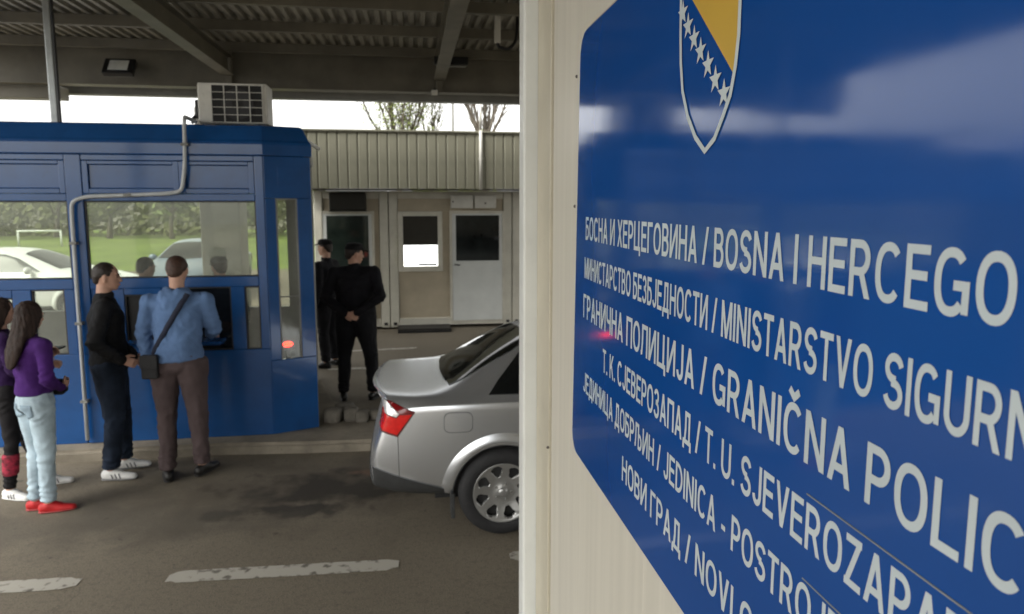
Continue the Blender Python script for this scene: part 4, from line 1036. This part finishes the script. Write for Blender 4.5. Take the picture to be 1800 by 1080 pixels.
    # ---- hair
    if hair:
        if hairstyle == 'short':
            Hh = [[E(hp(0, -.020, .034), (.080, .093, .088), MH)], [E(hp(0, -.055, .01), (.072, .055, .05), MH), E(hp(0, -.070, -.035), (.052, .034, .030), MH)]]
            obj('hair', blob(Hh, .0075, 1, (.004, (60, 60, 60), 2)), hair, root, True, True)
        else:
            Hh = [[E(hp(0, -.022, .030), (.086, .098, .096), MH)], [E(hp(0, -.04, .0), (.09, .075, .06), MH), E(hp(0, -.075, -.16), (.088, .05, .06), MH)],
                  [E(hp(0, -.075, -.16), (.088, .05, .06), MH), E(hp(0.0, -.105, -.30), (.085, .038, .06), MH)], [E(hp(0, -.105, -.30), (.085, .038, .06), MH), E(hp(.0, -.115, -.40), (.055, .024, .04), MH)]]
            for sx_ in (-1, 1): Hh += [[E(hp(sx_ * .075, .0, .0), (.016, .05, .05), MH), E(hp(sx_ * .078, -.03, -.14), (.014, .04, .05), MH)]]
            obj('hair', blob(Hh, .008, 1, (.010, (55, 55, 5), 3)), hair, root, True, True)
    if cap:
        Cg = [[E(hp(0, -.010, .062), (.090, .105, .034), MH), E(hp(0, -.004, .100), (.082, .094, .028), MH)]]
        c_ = obj('cap', blob(Cg, .0075, 2), cap, root, True, True)
        Cb = [[E(hp(-.045, .085, .050), (.03, .02, .007), MH), E(hp(.045, .085, .050), (.03, .02, .007), MH), E(hp(0, .148, .036), (.048, .02, .006), MH)]]
        obj('cap_peak', blob(Cb, .006, 1), cap, c_, True, True)
    # ---- trousers
    lw = legw
    Tg = [[E(D['pel'] + o(0, 0, .02), (.150 * g, .115 * g, .09)), E(D['pel'] - o(0, 0, .05), (.155 * g * (1.05 if female else 1), .122 * g, .08))]]
    for q in 'LR':
        Tg += [[E(D['pel'] - o(0, .0, .03), (.09 * g, .105 * g, .08)), E(D['hip' + q], (.088 * g * lw, .10 * g * lw, .09))],
               [E(D['hip' + q] - o(0, 0, .02), (.087 * g * lw, .098 * g * lw, .09)), E(D['kn' + q], (.066 * lw, .070 * lw, .07))],
               [E(D['kn' + q], (.066 * lw, .070 * lw, .07)), E(D['an' + q] + o(0, 0, .03), (.056 * lw, .060 * lw, .035))]]
    cr = []
    for i, q in enumerate('LR'):
        cr += [(D['kn' + q], .13 * s, .0055, 34, i + 1), (D['an' + q] + o(0, 0, .10), .11 * s, .0075, 48, i + 4), (D['hip' + q] + o(0, -.05, -.05), .12 * s, .0055, 30, i + 7)]
    tro = obj('trousers', blob(Tg, voxel * .85, 3, (fold, (9, 9, 5), 5), creases=cr), legs, root, True, True)
    # ---- shoes
    for q, a in zip('LR', feet):
        f = Vector((math.sin(a), math.cos(a), 0)) * s; an = D['an' + q]
        Sg = [[E(Vector((an.x, an.y, .045 * s)) - f * .045, (.036, .036, .042)), E(Vector((an.x, an.y, .030 * s)) + f * .10, (.045, .045, .032)), E(Vector((an.x, an.y, .024 * s)) + f * .165, (.036, .036, .024))],
              [E(Vector((an.x, an.y, .06 * s)), (.043, .047, .045)), E(Vector((an.x, an.y, .05 * s)) + f * .06, (.040, .040, .030))]]
        sh_ = obj('shoe', blob(Sg, .0075, 2, None, .004), shoes, root, True, True)
        So = [[E(Vector((an.x, an.y, .010)) - f * .045, (.039, .039, .011)), E(Vector((an.x, an.y, .010)) + f * .10, (.048, .048, .011)), E(Vector((an.x, an.y, .010)) + f * .168, (.036, .036, .011))]]
        if shoes.name.startswith('white'):
            rt = Vector((f.y, -f.x, 0)); t = NB()
            for k in range(3):
                for sd_ in (-1, 1):
                    c0 = Vector((an.x, an.y, 0)) + f * (.028 + .03 * k); tube(t, [c0 + rt * sd_ * .047 + Vector((0, 0, .022 * s)), c0 - f * .018 + rt * sd_ * .036 + Vector((0, 0, .062 * s))], .0055 * s, 5)
            obj('shoe_stripes', t, mat('grey_shoe_stripe', (.14, .14, .15), .6), sh_, False, True)['kind'] = 'stuff'
        obj('sole', blob(So, .006, 0, None, .001), shoe_m2 or shoes, sh_, True, True)
    # ---- top
    ht = hem
    G_ = [[E(D['chest'], (.165 * g * sw, .118 * g, .13)), E(D['waist'], (.145 * g * sw * wide, .112 * g, .10))],
          [E(D['waist'], (.145 * g * sw * wide, .112 * g, .10)), E(Vector((D['pel'].x, D['pel'].y, (ht + .03) * s)), (.160 * g * wide * sw, .125 * g, .03))],
          [E(D['chest'] + o(0, 0, .06), (.15 * g * sw, .10 * g, .09)), E(D['neck'] - o(0, 0, .02), (.066, .066, .04))]]
    if collar: G_ += [[E(D['neck'] - o(0, .004, .03), (.072, .075, .045)), E(D['neck'] + o(0, .01, .012), (.066, .070, .03))]]
    if hood: G_ += [[E(D['neck'] + o(-.07, -.075, -.02), (.05, .045, .04)), E(D['neck'] + o(.07, -.075, -.02), (.05, .045, .04)), E(D['neck'] + o(0, -.115, -.10), (.09, .04, .06))],
                    [E(D['neck'] + o(-.07, -.03, .005), .035), E(D['neck'] + o(-.03, -.08, .0), .04)], [E(D['neck'] + o(.07, -.03, .005), .035), E(D['neck'] + o(.03, -.08, .0), .04)]]
    for q in 'LR':
        G_ += [[E(D['chest'] + o((-.08 if q == 'L' else .08) * sw, 0, .07), (.085, .09 * g, .075)), E(D['sh' + q] - o(0, 0, .015), (.062 * sw, .066, .060))],
               [E(D['neck'] - o(0, .005, .035), (.06, .055, .035)), E(D['sh' + q].lerp(D['neck'], .12) - o(0, 0, .004), (.055, .060, .050))],
               [E(D['sh' + q] - o(0, 0, .012), .063 * sw * min(g, 1.12)), E(D['el' + q], .056 * sw * min(g, 1.12))]]
        wq = D['el' + q].lerp(D['wr' + q], sleeve); G_ += [[E(D['el' + q], .056 * sw * min(g, 1.12)), E(wq, .042 * sw * min(g, 1.12))]]
    cr = [(Vector((D['pel'].x, D['pel'].y, (ht + .10) * s)), .15 * s, .005, 34, 3), (D['chest'] + o(0, -.1, -.12), .16 * s, .0045, 24, 8)]
    for i, q in enumerate('LR'): cr += [(D['el' + q], .11 * s, .007, 46, i + 2), (D['sh' + q] - o(0, 0, .12), .09 * s, .0035, 30, i + 5), (D['wr' + q].lerp(D['el' + q], .3), .08 * s, .005, 60, i + 9)]
    tp = obj('jacket' if collar else 'top', blob(G_, voxel * .85, 3, (fold * 1.15, (8, 8, 7), 1), creases=cr), top, root, True, True)
    if belt:
        Bg = [[E(Vector((D['pel'].x, D['pel'].y, (ht - .005) * s)), (.158 * g * sw, .126 * g, .018))]]; obj('belt', blob(Bg, .008, 1), belt, tp, True, True)
    return root, D, MH, hp
cloth = lambda n_, c, r=.9, var=.15, sc=5, stretch=None, bump=.25: mat(n_, c, r, 0, var, sc, bump, 260, stretch=stretch, spec=.2)
DHAIR = mat('dark_brown_hair', (.022, .014, .010), .55, 0, .3, 30, stretch=(6, 6, 1)); BHAIR = mat('brown_hair', (.022, .010, .006), .75, 0, .35, 12, stretch=(6, 6, .6)); RHAIR = mat('short_brown_hair', (.050, .024, .014), .6, 0, .3, 40)
JEAN = cloth('dark_blue_jeans', (.014, .021, .036), .9, .4, 5)
WSHOE = mat('white_trainer', (.62, .62, .60), .5, 0, .12, 14)
# man in black jacket, turned to the booth, three quarter side view
person('man in black jacket and dark jeans with white trainers standing beside the conduit', (-2.445, 5.90, 0), R(-72), 1.775,
       J=dict(wrR=(.215, .10, 1.02), elR=(.255, -.07, 1.18), elL=(-.25, .0, 1.17), wrL=(-.20, .16, .96), anL=(-.10, .06, .085), knL=(-.10, .06, .5), anR=(.12, -.03, .085), head=(0, .03, 1.675)),
       g=1.16, top=cloth('black_jacket', (.010, .010, .011), .75, .3, 4, None, .15), legs=JEAN, shoes=WSHOE, shoe_m2=mat('grey_rubber_sole', (.16, .16, .16), .7), hair=DHAIR, head=(R(-6), R(-3)), hem=.93, feet=(R(8), R(20)), fold=.011, legw=1.1,
       hands={'R': (V3(-.05, .8, -.35), V3(-.9, .1, -.2), 1.0), 'L': (V3(.1, .7, -.6), V3(.9, 0, 0), .9)})
# man in blue hooded top with his back to us
HOODC = cloth('blue_hooded_top', (.10, .168, .31), .95, .18, 4)
pr, PD, _, _ = person('man in blue hooded top and brown trousers seen from behind at the booth hatch', (-1.86, 5.76, 0), R(2), 1.835,
       J=dict(pel=(0, -.02, .985), waist=(0, .0, 1.12), chest=(0, .035, 1.33), neck=(0, .055, 1.51), head=(.0, .095, 1.665), shL=(-.205, .03, 1.44), shR=(.205, .04, 1.44), elL=(-.255, .01, 1.16), wrL=(-.215, .0, .95), elR=(.245, .10, 1.19), wrR=(.16, .38, 1.10),
              hipL=(-.10, -.02, .93), hipR=(.10, -.02, .93), knL=(-.115, .0, .5), knR=(.12, .0, .5), anL=(-.115, -.05, .085), anR=(.12, .03, .085)),
       g=1.17, top=HOODC, legs=cloth('brown_trousers', (.075, .055, .055), .95, .15, 4), shoes=mat('black_shoes', (.012, .011, .010), .5), hair=RHAIR, head=(R(-4), R(-14)), hem=.955, feet=(R(-18), R(22)), hood=True, fold=.015, legw=1.12, collar=True,
       hands={'L': (V3(.12, .05, -.9), V3(.8, .3, 0), .7), 'R': (V3(0, .9, -.2), V3(-.2, 0, -.9), .4)})
bag = thing('shoulder_bag', 'small black shoulder bag on a dark strap across the blue hooded top', 'bag', (-2.02, 5.60, .9))
bgm = mat('black_bag_fabric', (.012, .012, .013), .7, 0, .2, 20, .2, 200)
obj('pouch', bx(NB(), -2.085, -1.965, 5.565, 5.625, .875, 1.065, .014), bgm, bag)
obj('flap', bx(NB(), -2.088, -1.962, 5.556, 5.564, .965, 1.068, .003), bgm, bag)
# strap lies on the jacket surface: project its path onto the back
jk = [c for c in pr.children if c.name.startswith('jacket')][0]
jb_ = NB(); jb_.from_mesh(jk.data); jb_.transform(rootmat(pr)); jt = BVHTree.FromBMesh(jb_); jb_.free()
def strap(x0, z0_, x1, z1_, n=26, off=.007):
    P = []
    for i in range(n + 1):
        t_ = i / n; x = x0 + (x1 - x0) * t_; z = z0_ + (z1_ - z0_) * t_
        hit = jt.ray_cast(Vector((x, 4.5, z)), Vector((0, 1, 0)))
        if hit[0] is not None and (hit[0].y < 5.9): P.append(hit[0] + hit[1] * off)
    return P
SPt = strap(-2.02, 1.045, -1.745, 1.545)
bm = NB(); prev = None; wv = Vector((.875, 0, -.48)) * .021
for p in SPt:
    row = [bm.verts.new(p - wv), bm.verts.new(p + wv), bm.verts.new(p + wv + Vector((0, .006, 0))), bm.verts.new(p - wv + Vector((0, .006, 0)))]
    if prev:
        for k in range(4): bm.faces.new((prev[k], prev[(k + 1) % 4], row[(k + 1) % 4], row[k]))
    prev = row
bmesh.ops.recalc_face_normals(bm, faces=bm.faces)
obj('strap', bm, mat('navy_strap', (.010, .013, .030), .8), bag, True)
# woman in purple
PURP = cloth('purple_top', (.052, .014, .115), .9, .2, 5)
LJ = cloth('light_blue_jeans', (.40, .50, .56), .9, .25, 5)
wr, WD, _, whp = person('woman in purple top and pale blue jeans with red shoes and long brown hair', (-2.69, 5.25, 0), R(-35), 1.56,
       J=dict(elL=(-.20, .08, 1.16), wrL=(-.10, .15, 1.27), elR=(.225, -.02, 1.16), wrR=(.12, .15, 1.05), hipL=(-.085, 0, .95), hipR=(.085, 0, .95), knL=(-.075, .02, .51), knR=(.075, .01, .51), anL=(-.07, -.02, .085), anR=(.075, .0, .085), head=(0, .02, 1.67)),
       g=1.06, top=PURP, legs=LJ, shoes=mat('red_canvas_shoe', (.40, .012, .014), .6, 0, .1, 14), hair=BHAIR, hairstyle='long', head=(R(2), R(-10)), hem=1.00, feet=(R(48), R(44)), female=True, legw=1.0, fold=.008, collar=False, shoe_m2=mat('red_shoe_sole', (.30, .04, .04), .6),
       hands={'L': (V3(.3, .6, .5), V3(.8, -.3, .1), .9), 'R': (V3(-.4, .7, .1), V3(-.7, -.3, .3), .9)})
belt_bm = blob([[(Vector((0, 0, .855)), (.128, .108, .014))]], .007, 1)
obj('belt', belt_bm, mat('red_belt', (.22, .06, .07), .6), wr, True, True)
tj = [c for c in wr.children if c.name.startswith('trousers')][0]
tb_ = NB(); tb_.from_mesh(tj.data); tjb = BVHTree.FromBMesh(tb_); tb_.free()
for sx_ in (-1, 1):
    t = NB(); gr = []
    for i in range(7):
        row = []
        for j in range(7):
            u, v = i / 6, j / 6; x = sx_ * (.022 + .078 * u); z = .828 - .105 * v * (1 - .18 * abs(2 * u - 1) * v)
            h_ = tjb.ray_cast(Vector((x, -1, z)), Vector((0, 1, 0))); row.append(t.verts.new(h_[0] + h_[1] * .004 if h_[0] else Vector((x, -.1, z))))
        gr.append(row)
    for i in range(6):
        for j in range(6): t.faces.new((gr[i][j], gr[i + 1][j], gr[i + 1][j + 1], gr[i][j + 1]))
    bmesh.ops.recalc_face_normals(t, faces=t.faces)
    r_ = bmesh.ops.extrude_face_region(t, geom=t.faces[:]); bmesh.ops.translate(t, verts=[e for e in r_['geom'] if isinstance(e, bmesh.types.BMVert)], vec=(0, -.002, 0))
    obj('back_pocket', t, cloth('faded_pocket_denim', (.26, .34, .40), .9, .3, 9), tj, True, True)
ph = thing('mobile_phone', 'black mobile phone held up by the woman in purple', 'phone', (-2.62, 5.54, 1.16))
obj('phone_case', bx(NB(), -2.66, -2.575, 5.42, 5.50, 1.165, 1.178, .003), BLACK, ph)
pb = thing('hand_purse', 'small black purse held low by the woman in purple', 'purse', (-2.59, 5.46, .9))
obj('purse_body', bx(NB(), -2.635, -2.555, 5.36, 5.42, .83, .95, .02), bgm, pb)
obj('wrist_loop', tube(NB(), smooth_path([(-2.57, 5.39, .94), (-2.54, 5.38, .91), (-2.53, 5.38, .87), (-2.56, 5.38, .85)], .03), .010, 6), bgm, pb, True)
# second woman
w2, _, _, _ = person('woman in dark top and black leggings with white shoes partly hidden at the picture edge', (-3.05, 5.58, 0), R(-60), 1.545,
       J=dict(elL=(-.20, .10, 1.18), wrL=(-.10, .30, 1.15), elR=(.21, .05, 1.17), wrR=(.14, .26, 1.02), knL=(-.08, .1, .51), anL=(-.08, .26, .085), knR=(.08, .0, .51), anR=(.08, -.04, .085), hipL=(-.085, 0, .95), hipR=(.085, 0, .95)),
       g=1.04, top=cloth('dark_violet_top', (.028, .010, .055), .9, .2, 5), legs=cloth('black_leggings', (.010, .009, .010), .8), shoes=WSHOE, hair=BHAIR, hairstyle='long', head=(R(0), R(-8)), hem=.97, feet=(R(20), R(50)), female=True, legw=.86, fold=.006, collar=False)
lg = blob([[(Vector((.068, -.022, .20)), (.054, .055, .02)), (Vector((.068, -.012, .34)), (.056, .058, .02))]], .008, 1)
obj('leg_print', lg, mat('red_black_leg_print', (.22, .012, .03), .8, 0, .9, 22, stretch=(1, 1, 1.6)), w2, True, True)
# officers
UNI = cloth('dark_navy_uniform', (.0065, .0065, .009), .8, .3, 4); UNT = cloth('dark_uniform_trousers', (.007, .007, .009), .85, .25, 4); BOOT = mat('black_boots', (.008, .008, .008), .4)
CAPM = cloth('black_cap', (.007, .007, .008), .8)
p1, _, _, _ = person('police officer in dark uniform and peaked cap, hands clasped behind back', (-.615, 7.82, 0), R(-8), 1.83,
       J=dict(shL=(-.215, -.01, 1.46), shR=(.215, -.01, 1.46), elL=(-.30, -.12, 1.18), elR=(.30, -.12, 1.19), wrL=(-.075, -.205, 1.02), wrR=(.075, -.205, 1.03), anL=(-.15, -.02, .085), anR=(.17, .02, .085), knL=(-.14, .01, .5), knR=(.16, .02, .5), head=(0.0, .04, 1.645)),
       g=1.36, wide=1.08, top=UNI, legs=UNT, shoes=BOOT, hair=DHAIR, head=(R(-58), R(-4)), cap=CAPM, hem=.93, feet=(R(-15), R(20)), fold=.012, legw=1.16,
       hands={'L': (V3(.9, -.12, -.35), V3(0, .9, 0), .6), 'R': (V3(-.9, -.1, -.35), V3(0, .9, 0), .6)})
p2, _, _, _ = person('police officer in dark uniform and cap half hidden behind the taller officer', (-1.12, 9.5, 0), R(62), 1.76, g=1.15, top=UNI, legs=UNT, shoes=BOOT, hair=DHAIR, head=(R(8), 0), cap=CAPM, hem=.92, feet=(R(-12), R(12)), fold=.011, legw=1.12)
for pp, tt in ((p1, .5), (p2, .5)):
    zz = .955; obj('duty_belt', blob([[(Vector((0, 0, zz)), (.205, .162, .022))]], .009, 1), mat('black_leather_belt', (.012, .011, .010), .35), pp, True, True)
    t = NB(); bx(t, .17, .215, -.06, .0, .80, .97, .012); obj('holster', t, MATS['black_leather_belt'], pp, False, True)
    t = NB(); bx(t, -.03, .03, .158, .172, .93, .98, .004); obj('belt_buckle', t, GALV, pp, False, True)
bdg = NB(); bx(bdg, -.02, .02, -.003, .003, -.025, .025, .002); bdg.transform(Matrix.Translation((.0, .14, 1.33))); obj('chest_badge', bdg, mat('pale_badge', (.3, .3, .3), .5), p2, local=True)
person('seated clerk in dark uniform inside the booth, nearest the service hatch', (-2.68, 7.45, 0), R(-25), 1.70, g=1.05, top=UNI, legs=UNT, shoes=BOOT, hair=DHAIR, head=(R(-10), R(-8)), voxel=.014)
person('clerk in dark green jacket inside the booth, beside the corner post', (-1.93, 7.35, 0), R(35), 1.70, g=1.1, top=cloth('dark_green_jacket', (.012, .020, .015), .85), legs=UNT, shoes=BOOT, hair=DHAIR, head=(0, R(-5)), cap=cloth('grey_cap', (.10, .10, .10), .8), voxel=.014)

# ------------------------------------------------------------------ vegetation
BARK = mat('tree_bark', (.10, .085, .065), .9, 0, .3, 8)
def leaf_cloud(bm, centres, n, size, spread, rnd):
    for _ in range(n):
        c, r = rnd.choice(centres)
        p = c + Vector((rnd.gauss(0, 1), rnd.gauss(0, 1), rnd.gauss(0, 1))) * r * spread
        a = Vector((rnd.uniform(-1, 1), rnd.uniform(-1, 1), rnd.uniform(-1, 1))).normalized(); b = a.orthogonal().normalized()
        sz = size * rnd.uniform(.6, 1.3); c2 = a.cross(b) * sz * .5
        bm.faces.new([bm.verts.new(p + b * sz), bm.verts.new(p + c2), bm.verts.new(p - b * sz), bm.verts.new(p - c2)])
def tree(name, label, loc, h, seed, leafm, nleaf, lsize, trunk_frac=.35, spread=.5, levels=3, upright=.5, r0=.16, nb=4, group='trees beyond the offices', crown_r=.28):
    rnd = random.Random(seed); root = thing(name, label, 'tree', loc, rnd.uniform(0, 6), group); bm = NB(); tips = []
    def grow(p, d, ln, r, lv):
        pts = [p]; rad = [r]; q = p.copy(); dd = d.copy()
        for i in range(4):
            dd = (dd + Vector((rnd.uniform(-1, 1), rnd.uniform(-1, 1), rnd.uniform(-.3, .8))) * .14).normalized(); q = q + dd * ln / 4; pts.append(q.copy()); rad.append(r * (1 - .16 * (i + 1)))
        tube(bm, pts, r, 6 if lv < 2 else 4, True, rad)
        if lv <= levels - 1: tips.append((pts[-1], ln * crown_r)); tips.append((pts[2], ln * crown_r * .8))
        if lv == 0: return
        for k_ in range(nb):
            a = rnd.uniform(0, 6.28); t_ = rnd.choice((2, 3, 4, 4)); side = Vector((math.cos(a), math.sin(a), 0))
            nd = (dd * upright + side * spread + Vector((0, 0, .35))).normalized(); grow(pts[t_], nd, ln * rnd.uniform(.55, .8), r * .5, lv - 1)
    grow(Vector((0, 0, -.05)), Vector((0, 0, 1)), h * trunk_frac, r0, levels)
    obj('trunk', bm, BARK, root, True, True)
    if nleaf:
        bm = NB(); leaf_cloud(bm, tips, nleaf, lsize, .8, rnd); obj('crown', bm, leafm, root, False, True)
    return root
LEAF1 = mat('spring_leaves', (.20, .24, .075), .8, 0, .45, 1.2); LEAF2 = mat('olive_leaves', (.20, .215, .09), .85, 0, .22, .5); LEAF3 = mat('fresh_leaves', (.18, .22, .085), .85, 0, .2, .5)
def whip_tree(name, label, loc, base_z, tips, r0, seed, leafm=None, nleaf=0, lsize=.05, twigs=5):
    rnd = random.Random(seed); root = thing(name, label, 'tree', loc, 0, 'trees beyond the offices'); L0 = Vector(loc); bm = NB(); lc = []
    base = Vector((0, 0, base_z)); tube(bm, [(0, 0, -.05), (.03, 0, base_z * .5), base], r0, 8, True, [r0 * 1.3, r0 * 1.1, r0])
    for tp in tips:
        t = Vector(tp) - L0; t = base + (t - base) * 1.35; pts = []; bow = Vector((rnd.uniform(-.15, .15), rnd.uniform(-.3, .3), 0))
        for i in range(9):
            u = i / 8; pts.append(base.lerp(t, u) + bow * math.sin(u * 3.14) + Vector((rnd.uniform(-.03, .03), rnd.uniform(-.03, .03), 0)) * u)
        tube(bm, pts, .05, 5, True, [r0 * .55 * (1 - .85 * i / 8) for i in range(9)])
        for k in range(twigs):
            i = rnd.randint(2, 7); p = pts[i]; d = ((t - base).normalized() + Vector((rnd.uniform(-.6, .6), rnd.uniform(-.6, .6), rnd.uniform(0, .3)))).normalized(); ln = rnd.uniform(.5, 1.3)
            q = [p, p + d * ln * .5 + Vector((0, 0, .04)), p + d * ln + Vector((0, 0, .15))]; tube(bm, q, .01, 4, True, [.016, .011, .006]); lc += [(q[2], .25), (q[1], .2)]
    obj('trunk', bm, BARK, root, True, True)
    if nleaf:
        bm = NB(); leaf_cloud(bm, lc, nleaf, lsize, .8, rnd); obj('crown', bm, leafm, root, False, True)
    return root
whip_tree('willow_tree', 'pale green willow with fine upright whips above the ribbed fascia', (-.35, 27, 0), 3.6, [(-1.25, 27.2, 6.7), (-.85, 26.8, 6.7), (-.5, 27.3, 6.8), (-.15, 26.9, 6.8), (.25, 27.2, 6.6), (.55, 26.9, 6.2), (-1.5, 27, 5.9), (-.7, 27.4, 6.3), (.1, 27.5, 6.5), (.8, 27.1, 6.3)], .11, 5, LEAF1, 3600, .05, 22)
whip_tree('willow_tree', 'thin sparse willow just beside the lamp mast', (.95, 28, 0), 3.6, [(.5, 28.2, 6.4), (1.0, 27.8, 6.7), (1.4, 28.1, 6.2), (1.2, 28.3, 6.4)], .07, 12, LEAF1, 700, .045, 16)
whip_tree('bare_tree', 'bare dark tree with steep forking limbs above the fascia', (2.52, 23, 0), 4.0, [(1.82, 23.1, 5.8), (2.15, 22.9, 5.8), (2.40, 23.2, 5.85), (2.62, 22.9, 5.85), (2.98, 23.1, 5.8), (3.28, 22.9, 5.8), (3.1, 23.2, 5.6), (2.0, 23.2, 5.5), (2.75, 23.3, 5.7)], .12, 9, None, 0, .05, 16)
tree('leafy_bush', 'yellow green bushy treetop beside the bare tree', (2.2, 25, 0), 5.1, 21, LEAF1, 1500, .06, .45, .7, 3, .5, .1, 4, None)
mast = thing('lamp_mast', 'thin grey lamp mast standing between the trees', 'pole', (1.62, 25, 0))
obj('shaft', tube(NB(), [(1.62, 25, -.05), (1.62, 25, 9)], .05, 8), GREYP, mast, True); obj('lamp_head', bx(NB(), 1.3, 1.7, 24.9, 25.1, 8.95, 9.08, .02), GREYP, mast)
rnd = random.Random(4)
specs = [(-31, 47, 9, LEAF2, 'olive tree at the field edge, farthest toward the left window'), (-26.5, 45, 8, LEAF3, 'fresh green tree at the field edge behind the white sedan'), (-22.5, 48, 9.5, LEAF2, 'tall olive tree beyond the small goal'),
         (-18.5, 46, 7.5, LEAF2, 'round olive tree just beside the goal post'), (-14.5, 45, 8.5, LEAF3, 'fresh green tree in the middle of the booth window'), (-10.8, 47, 8.5, LEAF3, 'fresh green tree beyond the blue grey sedan'), (-7.0, 46, 7.5, LEAF2, 'olive tree behind the concrete pillar')]
for i, (x, y, hh, lm_, lab) in enumerate(specs):
    tree('field_tree', lab, (x, y, 0), hh, 40 + i, lm_, 2600, .20, .26, .75, 3, .45, .2, 4, 'trees along the field edge', .42)
bm = NB(); rnd = random.Random(8)
for i in range(9000):
    x = rnd.uniform(-60, 10); y = rnd.uniform(49, 53); z = rnd.uniform(0, 4.2) * (.75 + .25 * math.sin(x * .5)); sz = rnd.uniform(.15, .4)
    a = Vector((rnd.uniform(-1, 1), rnd.uniform(-1, 1), rnd.uniform(-1, 1))).normalized(); b = a.orthogonal().normalized(); c2 = a.cross(b) * sz * .6; p = Vector((x, y, z))
    bm.faces.new([bm.verts.new(p + b * sz), bm.verts.new(p + c2), bm.verts.new(p - b * sz), bm.verts.new(p - c2)])
tag(obj('hedge_thicket', bm, LEAF2), kind='stuff')
for i, (x, y, hh, lab) in enumerate([(-21, 29, 6.4, 'unseen olive tree added beyond the road to block reflected sky'), (-26, 31, 7.4, 'tallest unseen olive tree, added to block reflected sky'), (-31, 34, 7.6, 'unseen olive tree nearest the lanes, added to block reflected sky'), (-36, 37, 8.2, 'unseen olive tree toward the field, added to block reflected sky')]):
    tree('sky_block_tree', lab, (x, y, 0), hh, 70 + i, LEAF2, 2200, .30, .30, .75, 3, .5, .25, 4, 'unseen trees added to block sky', .42)  # unseen trees added to cut the sky mirrored in the sign
goal = thing('football_goal', 'small white football goal on the far grass field', 'goal', (-18.5, 38, 0))
for x in (-19.6, -17.6): obj('post', tube(NB(), [(x, 38, 0), (x, 38, .80)], .05, 8), WHITEP, goal, True)
obj('crossbar', tube(NB(), [(-19.65, 38, .80), (-17.55, 38, .80)], .05, 8), WHITEP, goal, True)
mk = thing('marker_post', 'thin white marker post beside the football goal', 'post', (-17.1, 38, 0))
obj('stake', tube(NB(), [(-17.1, 38, 0), (-17.1, 38, .95)], .04, 8), WHITEP, mk, True); obj('tip', tube(NB(), [(-17.1, 38, .951), (-17.1, 38, 1.02)], .042, 8), mat('dull_red_tip', (.3, .05, .04), .6), mk)
pil = thing('concrete_pillar', 'broad pale concrete pillar behind the booth', 'pillar', (-2.8, 11, 0))
obj('shaft', bx(NB(), -3.07, -2.50, 10.75, 11.25, 0, 3.64, .02), mat('pale_concrete', (.40, .39, .36), .8, 0, .12, 2, .2, 20), pil); obj('plinth', bx(NB(), -3.12, -2.45, 10.70, 11.30, -.01, .15, .02), CONC, pil)
